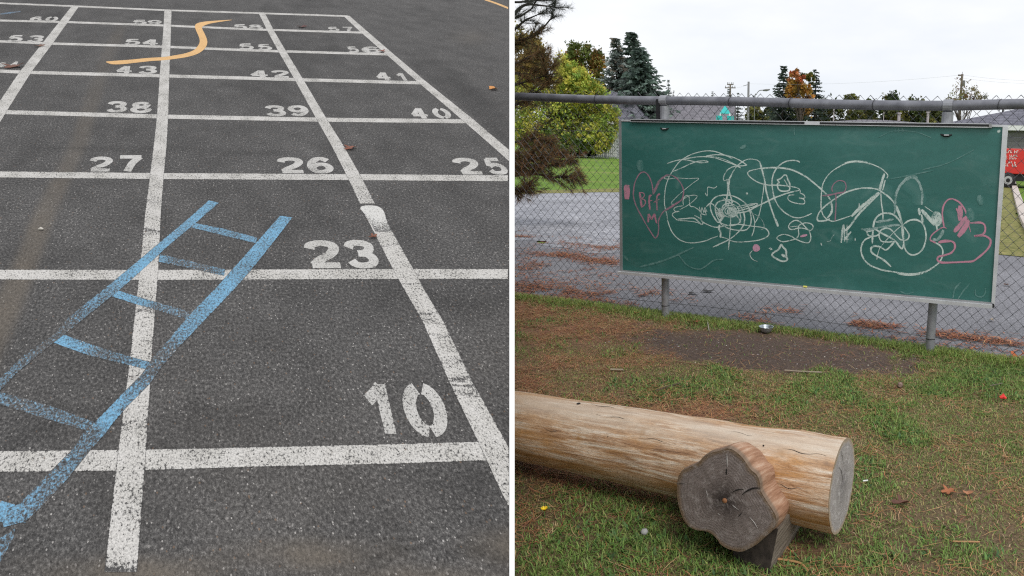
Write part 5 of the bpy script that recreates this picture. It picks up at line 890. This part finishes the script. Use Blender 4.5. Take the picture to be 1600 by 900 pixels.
for i, (x_, y_, rx, ry, p_, lb) in enumerate(((1188, 178, 17, 16, 1, 'olive shrub right of the plain utility pole'), (1210, 176, 14, 14, 0, 'dark green shrub left of the pointed spruce'), (1238, 176, 20, 14, 0, 'dark green tree low under the red maple'), (1292, 173, 20, 18, 0, 'mid green tree right of the ragged spruce'), (1325, 170, 18, 18, 1, 'olive green tree above the low roof'), (1330, 157, 6, 8, 0, 'small tree top over the fence rail'),
    (1358, 172, 17, 17, 0, 'green tree behind the middle of the low roof'), (1393, 163, 11, 15, 0, 'taller green tree left of the roof pipe'), (1400, 178, 20, 14, 1, 'yellowish tree behind the roof pipe'), (1425, 172, 14, 17, 0, 'dark green tree right of the roof pipe'), (1445, 176, 12, 13, 1, 'yellow green tree left of the right fence post'), (1465, 178, 14, 12, 1, 'pale yellow green bush behind the right fence post'))):
    broad_tree('background_tree', lb, 82, x_, [(x_, y_, rx*1.25, ry*1.15, 1, p_), (x_, 190, rx*1.5, 12, .8, p_)], .40, 1700, [MG, MY], 'trees far behind the board', cl=.45)
SP = [(.20, .17, .05), (.16, .17, .05), (.24, .20, .06), (.20, .11, .06)]
bt = broad_tree('young_tree', 'sparse yellowish tree around the wooden pole at the right', 45, 1510, [(1495, 155, 18, 14, 1, 0), (1515, 150, 17, 20, 1.5, 0), (1530, 156, 14, 12, 1, 0), (1505, 138, 16, 14, .5, 0), (1485, 160, 10, 8, .5, 0)], .11, 1500, [SP], cl=.45, clumps=16)

# ---- pine at the left edge: long limbs and needle tufts
pd = 11.6; foot = at(690., 240., pd); foot[2] = -.06; pine = empty('pine_tree', foot, 'pine with long needles and brown dying branches at the left edge', 'tree')
mb = MB(); tp_ = at(700., -420., pd); mb.tube(smooth_path([foot, (foot+tp_)/2+np.array([.05, 0, 0]), tp_], per=6), np.linspace(.20, .07, 13), 12); mb.build('trunk', M_TRUNK, pine, True)
LIMB = [([(700, 95), (770, 40), (805, 28), (820, 21), (833, 10), (842, -12)], 0), ([(700, 140), (770, 70), (805, 45), (820, 32), (832, 26.5), (848, 19.5)], 0), ([(700, 150), (780, 85), (825, 60), (840, 50), (850, 42), (861, 29), (867, 26)], 0), ([(700, 60), (780, 10), (815, 3), (840, 1), (864, 1)], 0), ([(800, 25), (820, 8), (850, 9), (872, 12)], 0), ([(700, 10), (780, -20), (810, -8), (826, 5)], 0),
        ([(700, 170), (780, 140), (820, 128), (850, 118), (862, 104)], 1), ([(700, 200), (780, 160), (815, 150), (845, 140), (858, 120)], 1), ([(700, 130), (790, 105), (825, 90), (845, 80)], 1), ([(700, 110), (780, 75), (815, 62), (840, 55)], 1), ([(700, 215), (790, 170), (830, 152), (852, 130)], 1), ([(700, 180), (790, 120), (830, 115), (855, 100)], 1),
        ([(700, 290), (780, 275), (825, 268), (850, 262), (875, 252), (893, 247)], 2), ([(760, 280), (832, 272), (862, 277), (895, 275), (912, 275)], 2), ([(700, 240), (780, 240), (820, 238), (850, 232)], 2), ([(700, 262), (790, 256), (825, 250), (858, 240)], 2), ([(700, 285), (790, 268), (815, 262), (842, 255)], 2), ([(720, 310), (790, 298), (812, 295), (826, 290)], 2), ([(700, 225), (800, 222), (835, 216), (868, 222)], 2), ([(700, 250), (800, 244), (840, 246), (880, 238)], 2)]
M_TWIG = noisy('pine_twig', (.022, .018, .016), (.055, .045, .04), 20, .9); NV = []; NC = []; mb = MB()
for pts, kind in LIMB:
    dj = pd+rng.uniform(-.35, .35); P = np.array([at(float(a), float(b_), dj+.5*(.5-i/len(pts))) for i, (a, b_) in enumerate(pts)]); P = smooth_path(P, per=8); n = len(P); mb.tube(P, np.linspace(.030, .006, n), 6)
    D = np.diff(P, axis=0); Ln = np.linalg.norm(D, axis=1).sum()
    side_n = {0: 10, 1: 24, 2: 26}[kind]; anchors = [(P[-1], D[-1])]
    for _ in range(side_n):
        i = rng.integers(int(n*.35), n-1); d = D[min(i, n-2)]/np.linalg.norm(D[min(i, n-2)]); v = d+rvec(1)[0]*.8; v /= np.linalg.norm(v); l = rng.uniform(.10, .38 if kind else .26); e = P[i]+v*l+np.array([0, 0, -.03 if kind else .04]); mb.tube([P[i], (P[i]+e)/2+rvec(1)[0]*.01, e], [.007, .005, .003], 5); anchors.append((e, v)); anchors.append(((P[i]+e)/2, v))
    for e, v in anchors:
        v = v/np.linalg.norm(v); m_ = {0: 34, 1: 30, 2: 36}[kind]
        for _ in range(m_):
            dr = v*rng.uniform(.25, 1.1)+rvec(1)[0]*.75+np.array([0, 0, -.15 if kind == 2 else .05]); dr /= np.linalg.norm(dr); l = rng.uniform(.06, .135); w_ = np.cross(dr, rvec(1)[0]); w_ /= np.linalg.norm(w_); w_ *= .0017 if kind == 0 else .0030; b0 = e-v*rng.uniform(0, .10); NV.append([b0-w_, b0+w_, b0+dr*l+w_*.4, b0+dr*l-w_*.4])
            NC.append(np.array({0: (.055, .062, .05), 1: [(.16, .085, .04), (.12, .08, .04), (.22, .125, .05), (.12, .115, .05)][rng.integers(0, 4)], 2: [(.20, .105, .05), (.14, .085, .045), (.11, .11, .05), (.27, .14, .065)][rng.integers(0, 4)]}[kind])*rng.uniform(.7, 1.3))
mb.build('branches', M_TWIG, pine, True); fast_mesh('needles', np.array(NV), 4, [(0, 1, 2, 3)], np.array(NC), M_LEAF, pine)

# ------------------------------------------------------------------ houses, poles, truck, play tower, lattice
def shingles(name, c1, c2):
    M, nt, b = mat(name, rough=.9, spec=.15); t = N(nt, 'ShaderNodeTexCoord'); br = N(nt, 'ShaderNodeTexBrick'); br.inputs['Scale'].default_value = 1; br.inputs['Brick Width'].default_value = .42; br.inputs['Row Height'].default_value = .16; br.inputs['Mortar Size'].default_value = .012; br.inputs['Color1'].default_value = (*c1, 1); br.inputs['Color2'].default_value = (*c2, 1); br.inputs['Mortar'].default_value = (*(v*.6 for v in c1), 1)
    uvn = N(nt, 'ShaderNodeUVMap', uv_map='grid'); nt.links.new(uvn.outputs[0], br.inputs['Vector']); n1 = noise(nt, 3, 5, .7, uvn.outputs[0]); nt.links.new(mixc(nt, 1.0, br.outputs[0], ramp(nt, n1.outputs[0], [(.3, .75), (.7, 1.25)]), 'MULTIPLY'), b.inputs['Base Color']); return M
M_SH = shingles('grey_shingles', (.125, .125, .155), (.19, .19, .225)); M_SH2 = shingles('mauve_shingles', (.17, .165, .185), (.22, .21, .235))
def siding(name, c1, c2, row):
    M, nt, b = mat(name, rough=.7); t = N(nt, 'ShaderNodeTexCoord'); sp = N(nt, 'ShaderNodeSeparateXYZ'); nt.links.new(t.outputs['Object'], sp.inputs[0]); fr_ = mth(nt, 'FRACT', mth(nt, 'DIVIDE', sp.outputs[2], row)); nt.links.new(ramp(nt, fr_, [(0., tuple(v*.55 for v in c1)), (.1, c1), (1., c2)]), b.inputs['Base Color']); bump(nt, b, fr_, .5, .02); return M
M_SID = siding('grey_siding', (.165, .155, .17), (.20, .19, .205), .22); M_TRIM, _, _ = mat('white_trim', (.78, .78, .80), .6); M_GLASS, _, _ = mat('window_glass', (.03, .035, .04), .1, 0, .6)
def house(label, xl, xr, dl, dr, yeave, yridge, depth, Mroof, Mwall, hip=True, windows=(), group='houses beyond the fence'):
    """front eave from photo x xl at distance dl to xr at dr"""
    a = at(float(xl), float(yeave[0]), dl); b_ = at(float(xr), float(yeave[1]), dr); ez = (a[2]+b_[2])/2; a[2] = b_[2] = ez; u = b_-a; Lh = np.linalg.norm(u); u /= Lh; v = np.array([-u[1], u[0], 0]); v *= np.sign(v[1]); r = empty('house', ((a+b_)/2)*np.array([1, 1, 0]), label, 'house', group)
    rz_ = at(600.+600, yridge, (dl+dr)/2+depth/2)[2]; mb = MB(); o = .35; E = [a-u*o-v*o, b_+u*o-v*o, b_+u*o+v*(depth+o), a-u*o+v*(depth+o)]; hp = depth*.5 if hip else 0.; R1 = a+u*(hp-(0 if hip else o))+v*depth/2; R2 = b_-u*(hp-(0 if hip else o))+v*depth/2; R1[2] = R2[2] = rz_; sl_ = math.hypot(depth/2, rz_-ez)
    def face(P, uvq): mb.add(np.array(P), [tuple(range(len(P)))], grid=np.array(uvq, float))
    face([E[0], E[1], R2, R1], [(0, 0), (Lh, 0), (Lh-hp, sl_), (hp, sl_)]); face([E[2], E[3], R1, R2], [(0, 0), (Lh, 0), (Lh-hp, sl_), (hp, sl_)]); face([E[1], E[2], R2], [(0, 0), (depth, 0), (depth/2, sl_)]); face([E[3], E[0], R1], [(0, 0), (depth, 0), (depth/2, sl_)]); face([E[3]-[0, 0, .02], E[2]-[0, 0, .02], E[1]-[0, 0, .02], E[0]-[0, 0, .02]], [(0, 0)]*4)
    roof = mb.build('roof', Mroof, r); mb = MB(); fz = .24
    for p, q in ((E[0], E[1]), (E[1], E[2]), (E[2], E[3]), (E[3], E[0])): dq = (q-p)/np.linalg.norm(q-p); c0 = (p+q)/2; mb.box(c0-[0, 0, fz/2+.01], (np.linalg.norm(q-p)-.12, .10, fz), math.atan2(dq[1], dq[0]))
    mb.build('fascia', M_TRIM, r); mb = MB(); W_ = [a, b_, b_+v*depth, a+v*depth]; mb.prism([p-[0, 0, .14] for p in W_], [np.array([p[0], p[1], -.1]) for p in W_]); mb.build('wall', Mwall, r)
    for f0, w_, z0, h_ in windows:
        c0 = a+u*Lh*f0-v*.03; mb = MB(); ang = math.atan2(u[1], u[0]); mb.box([c0[0], c0[1], z0+h_/2], (w_+.16, .06, h_+.16), ang); wf = mb.build('window', M_TRIM, r); mb = MB(); c1 = c0-v*.035; mb.box([c1[0], c1[1], z0+h_/2], (w_, .02, h_), ang); mb.build('pane', M_GLASS, wf)
    return r, roof
house('grey hip roofed house half hidden by the yellow green maple', 868, 1010, 60.5, 60.5, (189, 189), 150, 4.5, M_SH, siding('white_siding', (.60, .60, .62), (.7, .7, .72), .2), windows=((.55, 1.2, 1.0, 1.1),))
house('house with a long mauve grey roof behind the left fence post', 1042, 1140, 62, 62, (190, 190), 163, 7, M_SH2, M_SID, hip=False)
h3, rf3 = house('low grey roof far behind the middle of the board', 1278, 1480, 66, 66, (193, 194), 183.5, 10, M_SH2, M_SID)
for x_, y0, y1, r_ in ((1404, 195, 178, .16), (1344, 195, 187, .10), (1380, 195, 175, .04), (1449, 195, 176.5, .13), (1302, 195, 165, .06)):
    p = at(float(x_), float(y0), 70.); q = at(float(x_), float(y1), 70.); q[0], q[1] = p[0], p[1]; mb = MB(); mb.tube([p, q], r_, 8); 
    if r_ > .12: mb.tube([q, q+[0, 0, .12]], r_*1.6, 8)
    mb.build('vent_pipe', mat('pipe_grey', (.42, .38, .38), .6)[0], rf3)
h4, rf4 = house('nearest grey sided house with a grey shingle roof at the right', 1478, 1780, 36, 33, (196.5, 196.5), 158, 8, M_SH, M_SID, hip=True, windows=((.62, 1.4, 1.0, 1.1),))
p = at(1568., 163., 39.); mb = MB(); mb.lathe(p-np.array([0, 0, .1]), [(.05, -.4), (.05, 0), (.24, .02), (.22, .13), (.12, .2), (.001, .22)], 14); mb.build('roof_vent', M_BLACK, rf4)
M_POLE = noisy('pole_wood', (.10, .085, .07), (.20, .17, .14), 6, .9, stretch=(1, 1, .2)); M_POLEG = noisy('pole_grey', (.13, .135, .14), (.22, .22, .22), 4, .7)
def pole(label, x_, ytop, dist, r_, mt, name='utility_pole', cross=None):
    p = at(float(x_), 235., dist); p[2] = -.08; q = at(float(x_), float(ytop), dist); r = empty(name, p, label, 'utility pole'); mb = MB(); mb.tube([p, np.array([p[0], p[1], q[2]])], [r_*1.15, r_*.85], 10); mb.build('shaft', mt, r, True); tq = np.array([p[0], p[1], q[2]])
    if cross:
        for dz, w_, ang, th in cross: mb = MB(); mb.box(tq-[0, 0, dz], (w_, .11, .13), ang); ca = mb.build('crossarm', mt, r); mb = MB(); dx = np.array([math.cos(ang), math.sin(ang), 0]); [mb.tube([tq-[0, 0, dz]+dx*w_*s_, tq-[0, 0, dz-.28]+dx*w_*s_], .045, 6) for s_ in (-.44, -.2, .2, .44)]; mb.build('insulator', M_POLEG, ca)
    return r, tq
r1, t1 = pole('plain grey utility pole with a short lamp bracket', 1168, 129.5, 56, .10, M_POLEG)
mb = MB(); mb.tube([t1-[0, 0, .22], t1-np.array([.3, 0, .30]), t1-np.array([.42, 0, .33])], .02, 6); mb.build('bracket', M_POLEG, r1)
r2, t2 = pole('far utility pole with a crossarm above the dark evergreen', 1140, 133, 96, .14, M_POLE, cross=((.5, 1.5, -.25, .1), (.05, .9, -.25, .1)))
r3, t3 = pole('weathered wooden pole standing in the sparse yellowish tree', 1494.5, 118, 46, .085, M_POLE)
mb = MB(); mb.box(t3+np.array([-.10, 0, -.08]), (.34, .09, .09)); mb.build('crossarm', M_POLE, r3); mb = MB(); mb.tube([t3+np.array([.13, 0, -.75]), t3+np.array([.13, 0, -.40])], .10, 10); mb.build('transformer', M_POLEG, r3); mb = MB(); mb.tube([t3, t3+[0, 0, .14]], .015, 5); mb.build('tip', M_POLEG, r3)
p = at(1178., 235., 60.); p[2] = -.08; sl0 = empty('street_lamp', p, 'slender street lamp with a long curved arm right of the plain pole', 'street lamp'); q = at(1178., 158., 60.); tz = np.array([p[0], p[1], q[2]]); e = at(1193., 140.8, 60.); mb = MB(); mb.tube(smooth_path([p, tz, tz+(e-tz)*np.array([.18, .2, .55]), tz+(e-tz)*np.array([.5, .5, .9]), e], per=6), .035, 8); mb.build('arm', M_POLEG, sl0, True); mb = MB(); mb.tube([e-np.array([.05, 0, .02]), e+np.array([.25, 0, 0]), e+np.array([.55, 0, .06])], [.06, .10, .05], 8); mb.build('lamp_head', M_POLEG, sl0, True)
M_CABLE, _, _ = mat('cable', (.45, .46, .48), .8)
for k, (pa, pb, lb) in enumerate(((t2+[0, 0, -.3], t1+[0, 0, -.15], 'thin power line between the two left utility poles'), (t1+[0, 0, -.15], t3+[0, 0, -.05], 'thin power line spanning the sky above the fence'), (t3+[0, 0, -.05], at(1700., 122., 44.), 'upper thin power line running off to the right'), (t3+[0, 0, -.25], at(1700., 126., 44.), 'lower thin power line running off to the right'))):
    tt_ = np.linspace(0, 1, 24)[:, None]; mb = MB(); mb.tube(pa+(pb-pa)*tt_+np.array([0, 0, -1.])*(4*.25*tt_*(1-tt_)), .0045, 5); tag(mb.build('power_line', M_CABLE), lb, 'cable', 'power lines')
# red truck, right
td = 27.0; w0 = gnd(1574., 294., -.08); tk = empty('red_truck', w0, 'red truck with white lettering parked in front of the grey house', 'truck'); M_RED, _, _ = mat('red_body', (.62, .035, .03), .4); M_TYRE, _, _ = mat('tyre_rubber', (.018, .018, .019), .8); M_RIM, _, _ = mat('rim_steel', (.45, .45, .46), .4, .4); X_ = np.array([1., -.10, 0]); X_ /= np.linalg.norm(X_); Yt = np.array([-X_[1], X_[0], 0]); ang = math.atan2(X_[1], X_[0])
def tp3(x, y, z): return w0+X_*x+Yt*y+np.array([0, 0, z])
mb = MB(); mb.box(tp3(.20, .95, 1.02), (1.15, 1.75, .96), ang); bx_ = mb.build('cargo_box', M_RED, tk); bv = bx_.modifiers.new('b', 'BEVEL'); bv.width = .03; bv.segments = 2
pr = [(0.84, .48), (0.84, 1.48), (1.15, 1.60), (2.1, 1.60), (2.55, 1.15), (3.35, 1.02), (3.45, .48)]; mb = MB(); mb.prism([tp3(x, .08, z) for x, z in pr], [tp3(x, 1.82, z) for x, z in pr]); cb = mb.build('cab', M_RED, tk)
mb = MB(); wpr = [(1.2, 1.06), (1.25, 1.50), (2.05, 1.50), (2.42, 1.10)]; mb.prism([tp3(x, .06, z) for x, z in wpr], [tp3(x, .075, z) for x, z in wpr]); mb.build('window', M_GLASS, cb)
mb = MB(); mb.box(tp3(1.45, .95, .40), (3.7, 1.6, .26), ang); mb.build('chassis', M_TYRE, tk)
for x in (0., 2.7):
    for y in (.02, 1.78):
        c0 = tp3(x, y+.10, .30); mb = MB(); mb.tube([c0-Yt*.10, c0-Yt*.08, c0+Yt*.08, c0+Yt*.10], [.26, .30, .30, .26], 24); wh = mb.build('wheel', M_TYRE, tk, True); mb = MB(); c1 = c0+Yt*(-.105 if y < 1 else .105); mb.tube([c1-Yt*.01, c1+Yt*.01], [.165, .165], 20); rm = mb.build('rim', M_RIM, wh); mb = MB(); mb.tube([c1-Yt*.016, c1-Yt*.012], [.08, .08], 14); mb.build('hub', M_TYRE, rm)
M_TXT, _, _ = mat('white_lettering', (.8, .8, .78), .5)
mb = MB()
for row, (z, h_, chars) in enumerate(((1.33, .10, 7), (1.20, .07, 9), (1.09, .07, 9), (.93, .08, 7), (.83, .10, 6))):
    x = -.26+random.uniform(0, .04)
    for k in range(chars):
        w_ = random.uniform(.04, .075)*(7.5/chars)
        if random.random() > .12:      # strokes of small lettering, too far to read in the photograph
            mb.box(tp3(x+w_*.15, .066, z+h_/2), (w_*.28, .012, h_), ang); mb.box(tp3(x+w_*.55, .066, z+h_*random.choice((.12, .5, .88))), (w_*.6, .011, h_*.24), ang)
        x += w_*1.25
mb.build('lettering', M_TXT, bx_)
# play tower with a turquoise roof
pt = at(1133., 200., 26.); pt[2] = -.08; pw = empty('play_tower', pt, 'play tower with a turquoise pointed roof behind the board', 'play tower'); M_TQ = noisy('turquoise_plastic', (.02, .42, .42), (.04, .52, .50), 3, .45); apex = at(1134.5, 164.5, 26.)[2]; e_ = at(1134., 178., 26.)[2]; lw = at(1134., 181., 26.)[2]
mb = MB(); s_ = .20; cs = [np.array([pt[0]+a*s_, pt[1]+b2*s_, e_]) for a, b2 in ((-1, -1), (1, -1), (1, 1), (-1, 1))]; ap = np.array([pt[0], pt[1], apex]); mb.add(np.array(cs+[ap]), [(0, 1, 4), (1, 2, 4), (2, 3, 4), (3, 0, 4), (3, 2, 1, 0)]); mb.build('roof', M_TQ, pw)
for a, b2 in ((-1, -1), (1, -1), (1, 1), (-1, 1)): mb = MB(); mb.tube([np.array([pt[0]+a*.3, pt[1]+b2*.3, -.08]), np.array([pt[0]+a*.17, pt[1]+b2*.17, e_+.01])], .03, 8); mb.build('leg', M_TRIM, pw)
for a, b2, dx, dy in ((-.17, -.27, .17, .03), (.17, -.27, .17, .03), (-.30, 0, .03, .5), (.30, 0, .03, .5)): mb = MB(); mb.prism([np.array([pt[0]+a-dx/2, pt[1]+b2-dy/2, z]) for z in (lw-.7, lw)]+[np.array([pt[0]+a+dx/2, pt[1]+b2-dy/2, z]) for z in (lw-.02, lw-.7)], [np.array([pt[0]+a-dx/2, pt[1]+b2+dy/2, z]) for z in (lw-.7, lw)]+[np.array([pt[0]+a+dx/2, pt[1]+b2+dy/2, z]) for z in (lw-.02, lw-.7)]); mb.build('side_panel', M_TQ, pw)
mb = MB(); mb.box([pt[0], pt[1], lw-.75], (.62, .56, .06)); mb.build('deck', M_TRIM, pw)
# white lattice fence at the far edge of the lawn
la = at(930., 230., 57.); la[2] = -.08; lf = empty('lattice_fence', la, 'white lattice fence at the far edge of the lawn', 'fence'); lx0, lx1 = at(925., 230., 57.)[0], at(985., 230., 57.)[0]; zt_ = at(950., 219., 57.)[2]; yy = la[1]; M_LAT, _, _ = mat('lattice_white', (.50, .51, .55), .6)
mb = MB(); k = 0
for x in np.arange(lx0, lx1, .17): mb.box([x, yy, (zt_-.1)/2], (.055, .03, zt_+.1)); 
for z in np.arange(.08, zt_, .26): mb.box([(lx0+lx1)/2, yy-.032, z], (lx1-lx0, .03, .055))
mb.build('slats', M_LAT, lf)
for x in np.linspace(lx0, lx1, 4): mb = MB(); mb.box([x, yy+.07, zt_/2], (.10, .10, zt_+.24)); mb.build('post', M_LAT, lf)
